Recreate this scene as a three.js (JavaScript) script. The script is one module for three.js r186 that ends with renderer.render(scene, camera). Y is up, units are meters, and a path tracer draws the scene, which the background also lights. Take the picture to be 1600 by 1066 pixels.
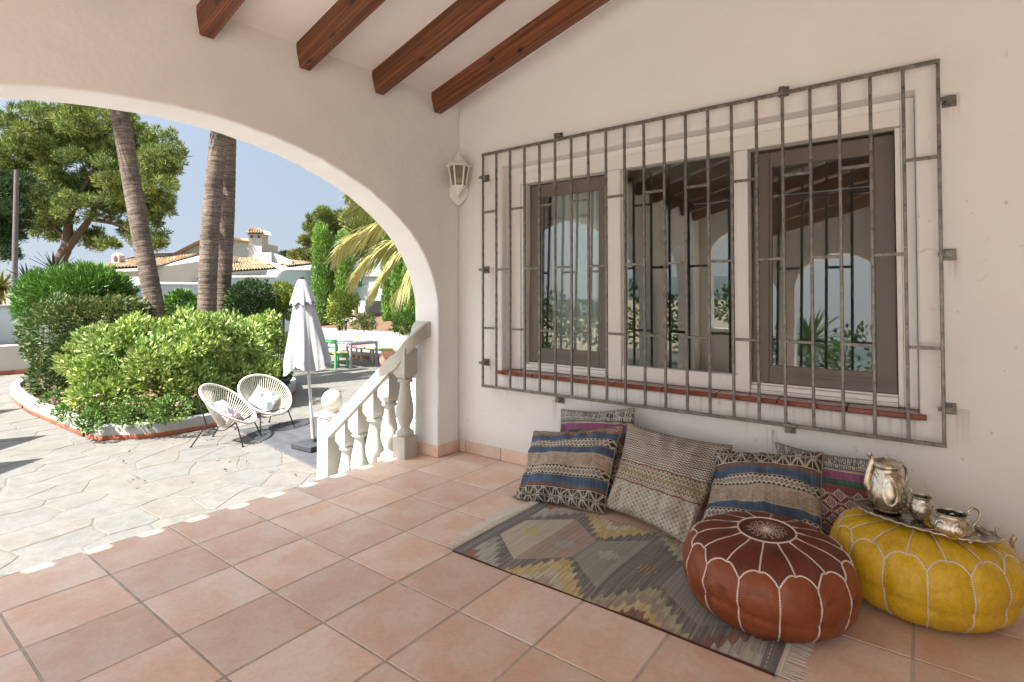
import * as THREE from 'three';
import { mergeGeometries, mergeVertices, toCreasedNormals } from 'three/addons/utils/BufferGeometryUtils.js';
import { RoundedBoxGeometry } from 'three/addons/geometries/RoundedBoxGeometry.js';

// ------------------------------------------------------------------ camera, sky, sun, exposure
const scene = new THREE.Scene();
const camera = new THREE.PerspectiveCamera(64.83, 1600 / 1066, 0.05, 1500);
camera.rotation.order = 'YXZ';
const YAW = THREE.MathUtils.degToRad(36.58446), PITCH = THREE.MathUtils.degToRad(1.22537), ROLL = THREE.MathUtils.degToRad(-0.05236);
camera.position.set(2.6454, 1.1021, 2.8374);
camera.rotation.set(PITCH, YAW, ROLL);
camera.setViewOffset(1600, 1066, -14.71, 88.23, 1600, 1066);
scene.add(camera);

const renderer = new THREE.WebGLRenderer({ antialias: true });
renderer.setSize(1024, 682);
renderer.toneMapping = THREE.LinearToneMapping;
renderer.toneMappingExposure = 6.35;
renderer.shadowMap.enabled = true;

const SUN = new THREE.Vector3(-0.17, 1, 0.74).normalize();
{ // clear summer sky as a float panorama
  const W = 512, H = 256, d = new Float32Array(W * H * 4);
  const zen = [0.054, 0.076, 0.111], hor = [0.087, 0.101, 0.115], gnd = [0.16, 0.15, 0.135];
  for (let y = 0; y < H; y++) for (let x = 0; x < W; x++) {
    const el = ((y + 0.5) / H - 0.5) * Math.PI, az = ((x + 0.5) / W - 0.5) * 2 * Math.PI;
    const v = [Math.cos(el) * Math.cos(az), Math.sin(el), Math.cos(el) * Math.sin(az)];
    const mu = v[0] * SUN.x + v[1] * SUN.y + v[2] * SUN.z, g = Math.acos(Math.min(1, mu));
    const t = Math.pow(1 - Math.max(0, v[1]), 3.2), b = v[1] < 0 ? Math.min(1, -v[1] * 12) : 0;
    const glow = 1.6 * Math.exp(-g * 2.6) + 0.25 * Math.max(0, mu) ** 2;
    for (let c = 0; c < 3; c++) {
      const s = zen[c] + (hor[c] - zen[c]) * t;
      const w = [1.0, 0.97, 0.9][c];
      d[(y * W + x) * 4 + c] = (s + glow * w * 0.5) * (1 - b) + gnd[c] * b;
    }
    d[(y * W + x) * 4 + 3] = 1;
  }
  const t = new THREE.DataTexture(d, W, H, THREE.RGBAFormat, THREE.FloatType);
  t.mapping = THREE.EquirectangularReflectionMapping; t.magFilter = t.minFilter = THREE.LinearFilter; t.needsUpdate = true;
  scene.background = t; scene.environment = t;
}
const sun = new THREE.DirectionalLight(new THREE.Color(1, 0.955, 0.89), 2.8);
sun.position.copy(SUN).multiplyScalar(60); sun.castShadow = true;
sun.shadow.mapSize.set(4096, 4096);
Object.assign(sun.shadow.camera, { left: -30, right: 30, top: 30, bottom: -30, near: 1, far: 150 });
scene.add(sun); scene.add(sun.target);

// ------------------------------------------------------------------ helpers
function rngOf(seed) { let s = seed >>> 0; return () => { s = (s + 0x6d2b79f5) | 0; let t = Math.imul(s ^ (s >>> 15), 1 | s); t = (t + Math.imul(t ^ (t >>> 7), 61 | t)) ^ t; return ((t ^ (t >>> 14)) >>> 0) / 4294967296; }; }
const R0 = rngOf(7);
const V = (x, y, z) => new THREE.Vector3(x, y, z);
const clamp = (x, a = 0, b = 1) => Math.min(b, Math.max(a, x));
const smooth = (a, b, x) => { const t = clamp((x - a) / (b - a)); return t * t * (3 - 2 * t); };
const lerp = (a, b, t) => a + (b - a) * t;
// a pixel of the 1600 x 1066 survey of the place, turned into a direction, then a place at a known depth or plane
const ORI = new THREE.Quaternion().setFromEuler(new THREE.Euler(PITCH, YAW, ROLL, 'YXZ'));
const EYE = camera.position.clone();
const FWD = V(-Math.sin(YAW), 0, -Math.cos(YAW));
const ray = (x, y) => V((x - 814.71) / 839.27, -(y - 444.77) / 839.27, -1).applyQuaternion(ORI);
const at = (x, y, d) => EYE.clone().addScaledVector(ray(x, y), d);
const onX = (x, y, v) => { const r = ray(x, y); return EYE.clone().addScaledVector(r, (v - EYE.x) / r.x); };
const onY = (x, y, v) => { const r = ray(x, y); return EYE.clone().addScaledVector(r, (v - EYE.y) / r.y); };
const onZ = (x, y, v) => { const r = ray(x, y); return EYE.clone().addScaledVector(r, (v - EYE.z) / r.z); };

const counts = {};
function numbered(n) { counts[n] = (counts[n] ?? -1) + 1; return counts[n] ? n + '_' + String(counts[n]).padStart(3, '0') : n; }
function tag(o, label, category, group) { o.userData = { ...o.userData, label, category }; if (group) o.userData.group = group; return o; }
function thing(name, label, category, pos, turn = 0, group) {
  const o = new THREE.Group(); o.name = numbered(name); scene.add(o);
  if (pos) o.position.copy(pos.isVector3 ? pos : V(...pos));
  o.rotation.y = turn; return tag(o, label, category, group);
}
function struct(name, label) { const o = new THREE.Group(); o.name = numbered(name); o.userData = { kind: 'structure', label }; scene.add(o); return o; }
function part(name, geo, mat, parent, kind) {
  if (Array.isArray(geo)) geo = merge(geo);
  const m = new THREE.Mesh(geo, mat); m.name = name; m.castShadow = m.receiveShadow = true;
  if (kind) m.userData.kind = kind;
  parent.add(m); return m;
}
function norm(g) { g = g.index ? g.toNonIndexed() : g; for (const k of Object.keys(g.attributes)) if (!['position', 'normal', 'uv', 'color'].includes(k)) g.deleteAttribute(k); if (!g.attributes.uv) g.setAttribute('uv', new THREE.BufferAttribute(new Float32Array(g.attributes.position.count * 2), 2)); g.morphAttributes = {}; return g; }
function merge(list) { return list.length === 1 ? list[0] : mergeGeometries(list.map(norm)); }
// uv in metres by the face's main axis
function metric(g, s = 1, ox = 0, oy = 0) {
  g = g.index ? g.toNonIndexed() : g;
  const p = g.attributes.position, n = p.count, uv = new Float32Array(n * 2);
  if (!g.attributes.normal) g.computeVertexNormals();
  const a = V(), b = V(), c = V(), e = V(), f = V();
  for (let i = 0; i < n; i += 3) {
    a.fromBufferAttribute(p, i); b.fromBufferAttribute(p, i + 1); c.fromBufferAttribute(p, i + 2);
    e.subVectors(b, a).cross(f.subVectors(c, a)); const x = Math.abs(e.x), y = Math.abs(e.y), z = Math.abs(e.z);
    for (let k = 0; k < 3; k++) { const q = [a, b, c][k]; const [u, v] = y >= x && y >= z ? [q.x, q.z] : x >= z ? [q.z, q.y] : [q.x, q.y]; uv[(i + k) * 2] = u * s + ox; uv[(i + k) * 2 + 1] = v * s + oy; }
  }
  g.setAttribute('uv', new THREE.BufferAttribute(uv, 2)); return g;
}
const boxAt = (x0, x1, y0, y1, z0, z1, r = 0) => { const g = r ? new RoundedBoxGeometry(x1 - x0, y1 - y0, z1 - z0, 2, r) : new THREE.BoxGeometry(x1 - x0, y1 - y0, z1 - z0); g.translate((x0 + x1) / 2, (y0 + y1) / 2, (z0 + z1) / 2); return metric(g); };
const tube = (pts, r, seg = 12, rad = 6, closed = false) => new THREE.TubeGeometry(new THREE.CatmullRomCurve3(pts.map((p) => (p.isVector3 ? p : V(...p))), closed), seg, r, rad, closed);
function bar(a, b, r, rad = 8) { const g = new THREE.CylinderGeometry(r, r, a.distanceTo(b), rad); g.applyQuaternion(new THREE.Quaternion().setFromUnitVectors(V(0, 1, 0), b.clone().sub(a).normalize())); const m = a.clone().add(b).multiplyScalar(0.5); g.translate(m.x, m.y, m.z); return g; }
function grid(nu, nv, fn, closeU = false) { // parametric sheet, fn(u, v) -> Vector3
  const P = [], UVs = [], I = [];
  for (let j = 0; j <= nv; j++) for (let i = 0; i <= nu; i++) { const p = fn(i / nu, j / nv); P.push(p.x, p.y, p.z); UVs.push(i / nu, j / nv); }
  for (let j = 0; j < nv; j++) for (let i = 0; i < nu; i++) { const a = j * (nu + 1) + i, b = a + 1, c = a + nu + 1, d = c + 1; I.push(a, b, d, a, d, c); }
  const g = new THREE.BufferGeometry(); g.setAttribute('position', new THREE.Float32BufferAttribute(P, 3)); g.setAttribute('uv', new THREE.Float32BufferAttribute(UVs, 2)); g.setIndex(I); g.computeVertexNormals();
  if (closeU) { const n = g.attributes.normal; for (let j = 0; j <= nv; j++) { const a = j * (nu + 1), b = a + nu; const v = V().fromBufferAttribute(n, a).add(V().fromBufferAttribute(n, b)).normalize(); n.setXYZ(a, v.x, v.y, v.z); n.setXYZ(b, v.x, v.y, v.z); } }
  return g;
}
// upright slab: polygon of points on a vertical plane, thickened along a vector
function slab(pts, dir) {
  const n = pts.length, P = [], add = (a, b, c) => P.push(a.x, a.y, a.z, b.x, b.y, b.z, c.x, c.y, c.z), q = pts.map((p) => p.clone().add(dir));
  const o = pts[0], ex = pts.reduce((m, p) => (p.distanceTo(o) > m.distanceTo(o) ? p : m)).clone().sub(o).normalize(), nn = dir.clone().normalize(), ey = nn.clone().cross(ex).normalize();
  const flat = pts.map((p) => new THREE.Vector2(p.clone().sub(o).dot(ex), p.clone().sub(o).dot(ey)));
  const cw = THREE.ShapeUtils.isClockWise(flat);
  for (const [a, b, c] of THREE.ShapeUtils.triangulateShape(flat, [])) { cw ? add(pts[a], pts[c], pts[b]) : add(pts[a], pts[c], pts[b]); add(q[a], q[b], q[c]); }
  for (let i = 0; i < n; i++) { const j = (i + 1) % n; if (cw) { add(pts[i], q[i], pts[j]); add(pts[j], q[i], q[j]); } else { add(pts[i], pts[j], q[i]); add(pts[j], q[j], q[i]); } }
  const g = new THREE.BufferGeometry(); g.setAttribute('position', new THREE.Float32BufferAttribute(P, 3)); g.computeVertexNormals(); return metric(g);
}
// ---- noise and textures
function hash(x, y, s) { let h = Math.imul(x | 0, 374761393) ^ Math.imul(y | 0, 668265263) ^ Math.imul(s | 0, 2147483647 - 58); h = Math.imul(h ^ (h >>> 13), 1274126177); return ((h ^ (h >>> 16)) >>> 0) / 4294967296; }
function vnoise(x, y, per, s) { const xi = Math.floor(x), yi = Math.floor(y), fx = x - xi, fy = y - yi, u = fx * fx * (3 - 2 * fx), v = fy * fy * (3 - 2 * fy), m = (a) => ((a % per) + per) % per; const h = (i, j) => hash(m(xi + i), m(yi + j), s); return lerp(lerp(h(0, 0), h(1, 0), u), lerp(h(0, 1), h(1, 1), u), v); }
function fbm(x, y, per, oct, s) { let a = 0.5, t = 0, n = 0; for (let i = 0; i < oct; i++) { t += a * vnoise(x, y, per, s + i); n += a; a *= 0.55; x *= 2; y *= 2; per *= 2; } return t / n; }
function tex(size, fn, { srgb = true, rep = [1, 1], h = size } = {}) { // fn(u, v) -> [r, g, b] 0..1
  const d = new Uint8Array(size * h * 4);
  for (let y = 0; y < h; y++) for (let x = 0; x < size; x++) { const c = fn(x / size, y / h), o = (y * size + x) * 4; d[o] = clamp(c[0]) * 255; d[o + 1] = clamp(c[1]) * 255; d[o + 2] = clamp(c[2]) * 255; d[o + 3] = 255; }
  const t = new THREE.DataTexture(d, size, h); t.wrapS = t.wrapT = THREE.RepeatWrapping; t.magFilter = THREE.LinearFilter; t.minFilter = THREE.LinearMipmapLinearFilter; t.generateMipmaps = true; t.repeat.set(...rep); if (srgb) t.colorSpace = THREE.SRGBColorSpace; t.needsUpdate = true; return t;
}
function rep(t, x, y = x) { const c = t.clone(); c.repeat.set(x, y); c.needsUpdate = true; return c; }
function canvasTex(w, h, draw, srgb = true) { const c = document.createElement('canvas'); c.width = w; c.height = h; draw(c.getContext('2d'), w, h); const t = new THREE.CanvasTexture(c); if (srgb) t.colorSpace = THREE.SRGBColorSpace; t.wrapS = t.wrapT = THREE.RepeatWrapping; t.anisotropy = 8; return t; }
const mixc = (a, b, t) => [lerp(a[0], b[0], t), lerp(a[1], b[1], t), lerp(a[2], b[2], t)];
const rgb = (h) => [(h >> 16) / 255, ((h >> 8) & 255) / 255, (h & 255) / 255];
const std = (color, rough = 0.8, extra = {}) => new THREE.MeshStandardMaterial({ color, roughness: rough, ...extra });

const stuccoBump = tex(512, (u, v) => { const f = fbm(u * 6, v * 6, 6, 3, 3) * 0.55 + fbm(u * 40, v * 40, 40, 3, 9) * 0.45; return [f, f, f]; }, { srgb: false });
const wallMap = tex(512, (u, v) => { const f = fbm(u * 4, v * 4, 4, 5, 21); const s = 0.965 + 0.07 * (f - 0.5); return [s * 0.985, s * 0.987, s * 0.985]; });
const speck = tex(256, (u, v) => { const f = 0.86 + 0.28 * (fbm(u * 8, v * 8, 8, 5, 31) - 0.5); return [f, f, f]; });
const roughVar = tex(256, (u, v) => { const f = 0.55 + 0.7 * (fbm(u * 6, v * 6, 6, 5, 41) - 0.5); return [f, f, f]; }, { srgb: false });
const roughTile = tex(256, (u, v) => { const f = 0.92 + 0.3 * (fbm(u * 3, v * 3, 3, 3, 47) - 0.5); return [f, f, f]; }, { srgb: false });
const M = {
  wall: std(0xffffff, 0.93, { map: rep(wallMap, 0.7), bumpMap: rep(stuccoBump, 1.1), bumpScale: 0.0022 }),
  soffit: std(0xffffff, 0.95, { map: rep(wallMap, 0.5), bumpMap: rep(stuccoBump, 1.5), bumpScale: 0.002 }),
  outerWall: std(0xa9a8a5, 0.93, { map: rep(wallMap, 0.3), bumpMap: rep(stuccoBump, 0.8), bumpScale: 0.006 }),
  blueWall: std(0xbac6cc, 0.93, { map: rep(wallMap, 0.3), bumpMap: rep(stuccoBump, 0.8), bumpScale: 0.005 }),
  beigeWall: std(0xd0c6b8, 0.93, { map: rep(wallMap, 0.3), bumpMap: rep(stuccoBump, 0.8), bumpScale: 0.005 }),
  concrete: std(0xb9b0a4, 0.95, { map: rep(speck, 2) }),
  grout: std(0xdacbbc, 0.95, { map: rep(speck, 3) }),
  balus: std(0xc8c5bc, 0.8, { map: rep(wallMap, 2), bumpMap: rep(stuccoBump, 4), bumpScale: 0.0012 }),
  soil: std(0x6b5544, 1, { map: rep(tex(256, (u, v) => { const f = 0.5 + 0.9 * fbm(u * 20, v * 20, 20, 4, 51); return [f, f * 0.95, f * 0.9]; }), 1), bumpMap: rep(stuccoBump, 2), bumpScale: 0.03 }),
  whiteFrame: std(0xf7f6f3, 0.4, { roughnessMap: rep(roughVar, 3) }),
  sash: std(0x776f68, 0.45),
  sashDark: std(0x3b342f, 0.5),
  black: std(0x1b1a19, 0.5, { metalness: 0.3 }),
  glass: new THREE.MeshPhysicalMaterial({ color: 0xf1f7f5, roughness: 0.0, transmission: 1, thickness: 0, ior: 1.95, specularIntensity: 1 }),
};

// ------------------------------------------------------------------ ground and terrace
const TY = -1.0;
{
  const g = struct('ground', 'dry pale ground reaching to the horizon');
  const p = new THREE.PlaneGeometry(1600, 1600, 1, 1); p.rotateX(-Math.PI / 2); p.translate(0, TY - 0.06, 0);
  part('ground_sheet', metric(p, 0.2), std(0xb9a98c, 1, { map: speck }), g);
}
{ // crazy paving: every near stone a piece of its own
  const terrace = struct('terrace', 'sunlit terrace of cream crazy paving with sandy joints');
  const bed = new THREE.PlaneGeometry(34, 34); bed.rotateX(-Math.PI / 2); bed.translate(-8, TY - 0.0045, 0);
  part('mortar', metric(bed), std(0x757065, 1, { map: rep(speck, 2), bumpMap: rep(stuccoBump, 3), bumpScale: 0.004 }), terrace);
  const rng = rngOf(77), S = 0.5, X0 = -18, X1 = -0.6, Z0 = -9.2, Z1 = 6, nx = Math.ceil((X1 - X0) / S), nz = Math.ceil((Z1 - Z0) / S), pts = new Map();
  const key = (i, j) => i + ',' + j;
  for (let i = -1; i <= nx; i++) for (let j = -1; j <= nz; j++) pts.set(key(i, j), [X0 + (i + 0.5 + (rng() - 0.5) * 0.98) * S, Z0 + (j + 0.5 + (rng() - 0.5) * 0.98) * S]);
  const stoneMap = tex(512, (u, v) => { const f = fbm(u * 5, v * 5, 5, 5, 61), k = fbm(u * 24, v * 24, 24, 3, 65); const c = mixc([0.422, 0.416, 0.405], [0.398, 0.39, 0.374], smooth(0.35, 0.7, f)); return c.map((q) => q * (0.94 + 0.12 * k)); });
  const tones = [[1, 0.985, 0.96], [0.955, 0.94, 0.92], [1.0, 0.965, 0.915], [0.93, 0.935, 0.93], [0.98, 0.94, 0.90]].map((c) => { const m = std(0xffffff, 0.8, { map: rep(stoneMap, 1.1), bumpMap: rep(stuccoBump, 2.2), bumpScale: 0.004 }); m.color.setRGB(...c); return m; });
  const wob = (x, z) => [x + 0.05 * (vnoise(x * 6, z * 6, 9999, 5) - 0.5), z + 0.05 * (vnoise(x * 6 + 40, z * 6, 9999, 6) - 0.5)];
  const stones = [];
  for (let i = 0; i < nx; i++) for (let j = 0; j < nz; j++) {
    const c = pts.get(key(i, j)); let poly = [[c[0] - 1.5, c[1] - 1.5], [c[0] + 1.5, c[1] - 1.5], [c[0] + 1.5, c[1] + 1.5], [c[0] - 1.5, c[1] + 1.5]];
    for (let a = -2; a <= 2; a++) for (let b = -2; b <= 2; b++) {
      if (!a && !b) continue; const q = pts.get(key(i + a, j + b)); if (!q) continue;
      let dx = q[0] - c[0], dz = q[1] - c[1]; const L = Math.hypot(dx, dz); dx /= L; dz /= L; const lim = L / 2 - 0.003 - 0.008 * hash(i, j, 4);
      const out = []; const side = (p) => (p[0] - c[0]) * dx + (p[1] - c[1]) * dz - lim;
      for (let k = 0; k < poly.length; k++) { const p = poly[k], r = poly[(k + 1) % poly.length], s0 = side(p), s1 = side(r); if (s0 <= 0) out.push(p); if (s0 * s1 < 0) { const t = s0 / (s0 - s1); out.push([p[0] + (r[0] - p[0]) * t, p[1] + (r[1] - p[1]) * t]); } }
      poly = out; if (poly.length < 3) break;
    }
    if (poly.length < 3) continue;
    const ring = []; for (let k = 0; k < poly.length; k++) { const p = poly[k], r = poly[(k + 1) % poly.length], m = Math.max(1, Math.round(Math.hypot(r[0] - p[0], r[1] - p[1]) / 0.14)); for (let s = 0; s < m; s++) ring.push(wob(p[0] + (r[0] - p[0]) * s / m, p[1] + (r[1] - p[1]) * s / m)); }
    const cen = ring.reduce((s, p) => [s[0] + p[0] / ring.length, s[1] + p[1] / ring.length], [0, 0]);
    const y1 = TY + (rng() - 0.5) * 0.004, tx = (rng() - 0.5) * 0.006, tz = (rng() - 0.5) * 0.006, P = [], n = ring.length;
    const lev = [[1, -0.02], [1, -0.003], [0.97, 0]].map(([s, y]) => ring.map((p) => { const x = cen[0] + (p[0] - cen[0]) * s, z = cen[1] + (p[1] - cen[1]) * s; return [x, y1 + y + tx * (x - cen[0]) + tz * (z - cen[1]), z]; }));
    for (let l = 0; l < 2; l++) for (let k = 0; k < n; k++) { const a = lev[l][k], b = lev[l][(k + 1) % n], d = lev[l + 1][k], e = lev[l + 1][(k + 1) % n]; P.push(...a, ...d, ...b, ...b, ...d, ...e); }
    for (let k = 0; k < n; k++) P.push(cen[0], y1, cen[1], ...lev[2][(k + 1) % n], ...lev[2][k]);
    const g = new THREE.BufferGeometry(); g.setAttribute('position', new THREE.Float32BufferAttribute(P, 3)); g.computeVertexNormals();
    const rel = V(cen[0], TY, cen[1]).sub(EYE), dep = rel.dot(FWD), lat = Math.abs(rel.x * -FWD.z + rel.z * FWD.x);
    const seen = dep > 4 && cen[0] < -2.2 && lat < dep * 1.05 && (rel.x * -FWD.z + rel.z * FWD.x) < 0.1 * dep;
    stones.push({ g: metric(g, 1, rng() * 5, rng() * 5), d: seen ? dep : 100 + dep, m: tones[Math.floor(rng() * tones.length)] });
  }
  stones.sort((a, b) => a.d - b.d);
  stones.slice(0, 290).forEach((s) => part('flagstone', s.g, s.m, terrace));
  part('flagstone_field', stones.slice(290).map((s) => s.g), tones[1], terrace, 'stuff');
}

// ------------------------------------------------------------------ porch floor: terracotta tiles
const PITCHT = 0.32, GX = 0.0525, GZ = 2.40;
const clay = [0, 1, 2, 3].map((k) => {
  const map = tex(256, (u, v) => {
    const f = fbm(u * 3 + k * 7, v * 3, 3, 3, 70 + k), h = fbm(u * 5, v * 5 + 3, 5, 4, 80 + k), n = fbm(u * 40, v * 40, 40, 2, 90 + k);
    let c = mixc([0.895, 0.765, 0.685], [0.915, 0.825, 0.765], smooth(0.3, 0.7, f)); c = mixc(c, [0.89, 0.715, 0.61], smooth(0.5, 0.85, h) * 0.5);
    return c.map((q) => q * (0.965 + 0.07 * n));
  });
  return std([0xffffff, 0xf4eeec, 0xfff9f6, 0xeeeae9][k], 0.5, { map: rep(map, 2.3), roughnessMap: rep(roughTile, 1.3), bumpMap: rep(stuccoBump, 4), bumpScale: 0.0007 });
});
function tileGeo(w, h, d, b = 0.0022) { // slab with chamfered top, centred on x/z, top at y = 0
  const P = [], q = (a, b2, c, e) => P.push(...a, ...b2, ...c, ...a, ...c, ...e), x = w / 2, z = d / 2;
  const L = [[x, z, -h], [x, z, -b], [x - b, z - b, 0]].map(([X, Z, y]) => [[-X, y, Z], [X, y, Z], [X, y, -Z], [-X, y, -Z]]);
  for (let l = 0; l < 2; l++) for (let k = 0; k < 4; k++) q(L[l][k], L[l][(k + 1) % 4], L[l + 1][(k + 1) % 4], L[l + 1][k]);
  q(...L[2]); const g = new THREE.BufferGeometry(); g.setAttribute('position', new THREE.Float32BufferAttribute(P, 3)); g.computeVertexNormals(); return metric(g);
}
{
  const floor = struct('porch_floor', 'porch floor of square terracotta tiles with sandy grout');
  part('floor_slab', boxAt(-0.275, 5.2, -1.05, -0.0016, -0.02, 5.4), M.grout, floor);
  const gs = [0, 1, 2, 3, 4].map((k) => { const g = tileGeo(0.3125, 0.012, 0.3125); g.rotateY(k * Math.PI / 2); const uv = g.attributes.uv; for (let i = 0; i < uv.count; i++) uv.setXY(i, uv.getX(i) * (k % 2 ? 1 : -1) + k * 0.37, uv.getY(i) + k * 0.71); return g; });
  const rng = rngOf(5), rest = [];
  for (let i = -1; i < 16; i++) for (let j = -15; j < 10; j++) {
    const x = GX + (i + 0.5) * PITCHT, z = GZ + (j + 0.5) * PITCHT; if (z < -0.1 || x > 5.2 || z > 5.3) continue;
    let g = gs[Math.floor(rng() * 5)], m = clay[Math.floor(rng() * 4)]; const dy = (rng() - 0.5) * 0.0012, back = z - PITCHT / 2;
    if (back < 0.0) { g = tileGeo(0.3125, 0.012, PITCHT / 2 + z - 0.004); }
    const zz = back < 0 ? (z + PITCHT / 2) / 2 : z;
    const rel = V(x, 0, z).sub(EYE), dep = rel.dot(FWD);
    if (dep > 0.25 && x < 4) { const t = part('floor_tile', g, m, floor); t.position.set(x, dy, zz); t.rotation.set((rng() - 0.5) * 0.003, 0, (rng() - 0.5) * 0.003); }
    else rest.push(g.clone().translate(x, dy, zz));
  }
  part('floor_tile_field', rest, clay[0], floor, 'stuff');
}
{ // pale paved yard behind the viewer
  const y = struct('side_patio', 'pale paved patio on the sunny side of the house');
  part('paving', boxAt(-0.26, 16, -0.3, -0.03, 5.42, 17), std(0xdad6cf, 0.9, { map: speck }), y);
}
{ // steps down from the porch edge to the terrace
  const st = struct('steps', 'white plastered steps down from the porch to the terrace');
  for (let k = 0; k < 5; k++) part('step', boxAt(-0.285 - (k + 1) * 0.217, -0.285 - k * 0.217, TY - 0.05, -(k + 1) * 0.167, 0.46, 3.3), M.outerWall, st);
}

// ------------------------------------------------------------------ house walls, roof, beams
const AX = -0.015; // inner face of the arch wall
function archPath(z0, z1, yS, rise) { const p = new THREE.Path(), c = (z0 + z1) / 2, a = (z1 - z0) / 2; const j = (q) => 0.003 * (vnoise(q * 9, z0, 9999, 19) - 0.5) + 0.006 * (vnoise(q * 2.3, z0, 9999, 23) - 0.5); p.moveTo(z0, -0.003); for (let i = 1; i < 16; i++) p.lineTo(z0 + j(i), yS * i / 16); for (let i = 0; i <= 64; i++) { const t = Math.PI - (i / 64) * Math.PI; p.lineTo(c + (a - j(i + 16)) * Math.cos(t), yS + (rise - j(i + 16)) * Math.sin(t)); } p.lineTo(z1, -0.003); p.closePath(); return p; }
{
  const w = thing('arch_wall', 'white stucco wall with the wide arch that opens onto the terrace', 'wall');
  const s = new THREE.Shape(); s.moveTo(0, -1.2); s.lineTo(4.99, -1.2); s.lineTo(4.99, 2.56); s.lineTo(0, 2.56); s.closePath();
  s.holes.push(archPath(0.214, 3.336, 1.0, 0.95), archPath(3.7, 4.7, 1.3, 0.5));
  const g = new THREE.ExtrudeGeometry(s, { depth: 0.211, bevelEnabled: true, bevelThickness: 0.012, bevelSize: 0.012, bevelOffset: -0.012, bevelSegments: 3, curveSegments: 8 });
  g.translate(0, 0, 0.012); g.rotateY(-Math.PI / 2); g.translate(AX, 0, 0);
  part('plaster', metric(g), M.wall, w);
  const sk = (x0, x1, z0, z1) => part('skirting_tile', boxAt(x0, x1, 0.002, 0.078, z0, z1, 0.003), clay[2], w);
  sk(AX + 0.0005, AX + 0.0125, 0.013, 0.2135); sk(-0.247, AX + 0.0125, 0.2142, 0.226); 
}
{
  const w = thing('window_wall', 'white stucco gable wall with the barred window in it', 'wall');
  const s = new THREE.Shape(); s.moveTo(-0.25, -1.2); s.lineTo(5.2, -1.2); s.lineTo(5.2, 2.55 + 0.2736 * 5.2); s.lineTo(-0.25, 2.47); s.closePath();
  const h = new THREE.Path(); h.moveTo(0.375, 0.575); h.lineTo(2.637, 0.575); h.lineTo(2.637, 1.985); h.lineTo(0.375, 1.985); h.closePath(); s.holes.push(h);
  const g = new THREE.ExtrudeGeometry(s, { depth: 0.276, bevelEnabled: true, bevelThickness: 0.012, bevelSize: 0.012, bevelOffset: -0.012, bevelSegments: 3 });
  g.translate(0, 0, -0.288);
  const stain = canvasTex(2048, 2048, (c, W) => {
    const k = W / 5.6, X = (x) => (x + 0.25) * k, Y = (y) => W - (y + 1.2) * k, r = rngOf(17); c.fillStyle = '#fbfaf8'; c.fillRect(0, 0, W, W);
    for (let i = 0; i < 900; i++) { const x = r() * W, y = r() * W, R = 20 + r() * 150, g2 = c.createRadialGradient(x, y, 0, x, y, R), a = 0.035 * r(); g2.addColorStop(0, r() < 0.5 ? `rgba(160,140,115,${a})` : `rgba(255,255,255,${a})`); g2.addColorStop(1, 'rgba(255,255,255,0)'); c.fillStyle = g2; c.fillRect(x - R, y - R, 2 * R, 2 * R); }
    const run = (x, y, L, a, col = '120,95,70') => { const g2 = c.createLinearGradient(0, Y(y), 0, Y(y - L)); g2.addColorStop(0, `rgba(${col},${a})`); g2.addColorStop(1, `rgba(${col},0)`); c.fillStyle = g2; c.fillRect(X(x), Y(y), 2 + r() * 4, L * k); };
    for (let i = 0; i < 50; i++) run(0.36 + r() * 2.3, 0.572, 0.04 + r() * 0.16, 0.05 + 0.12 * r());
    for (const [x, y] of [[0.28, 1.93], [0.28, 1.32], [0.28, 0.68], [2.75, 1.96], [2.76, 1.28], [2.77, 0.66], [0.78, 0.47], [2.05, 0.47]]) for (let i = 0; i < 4; i++) run(x - 0.025 + r() * 0.05, y - 0.02, 0.08 + 0.15 * r(), 0.10 + 0.12 * r(), '115,80,55');
    c.lineCap = 'round'; for (let i = 0; i < 18; i++) { const x = 2.65 + r() * 0.5, y = 0.9 + r() * 1.3; c.strokeStyle = `rgba(110,95,80,${0.05 + 0.06 * r()})`; c.lineWidth = 1 + r() * 1.5; c.beginPath(); c.moveTo(X(x), Y(y)); c.quadraticCurveTo(X(x + 0.03 * r()), Y(y + 0.05 * (r() - 0.5)), X(x + 0.08 * (r() - 0.3)), Y(y + 0.12 * (r() - 0.5))); c.stroke(); }
    for (let i = 0; i < 220; i++) { c.fillStyle = `rgba(95,80,65,${0.1 + 0.2 * r()})`; c.fillRect(X(r() * 3.2), Y(0.08 + Math.pow(r(), 2.5) * 1.6), 1 + r() * 2.5, 1 + r() * 2.5); }
    const g3 = c.createLinearGradient(0, Y(0.2), 0, Y(0.07)); g3.addColorStop(0, 'rgba(150,120,95,0)'); g3.addColorStop(1, 'rgba(150,120,95,0.16)'); c.fillStyle = g3; c.fillRect(0, Y(0.2), W, 0.13 * k);
  });
  stain.repeat.set(1 / 5.6, 1 / 5.6); stain.offset.set(0.25 / 5.6, 1.2 / 5.6);
  part('plaster', metric(g), std(0xf8f9fa, 0.93, { map: stain, bumpMap: rep(stuccoBump, 1.1), bumpScale: 0.0022 }), w);
  let x = 0.0005 + AX + 0.013; const ends = [0.052, 0.375, 0.70, 1.025, 1.35, 1.675, 2.0, 2.325, 2.65, 2.975, 3.3, 3.625];
  for (const e of ends) { part('skirting_tile', boxAt(x, e - 0.002, 0.002, 0.078, 0.0005, 0.0125, 0.003), clay[(ends.indexOf(e) * 3) % 4], w); x = e + 0.002; }
  // terracotta window sill
  const sillM = std(0x9a4630, 0.32, { map: rep(speck, 3), roughnessMap: rep(roughVar, 5) });
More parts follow.
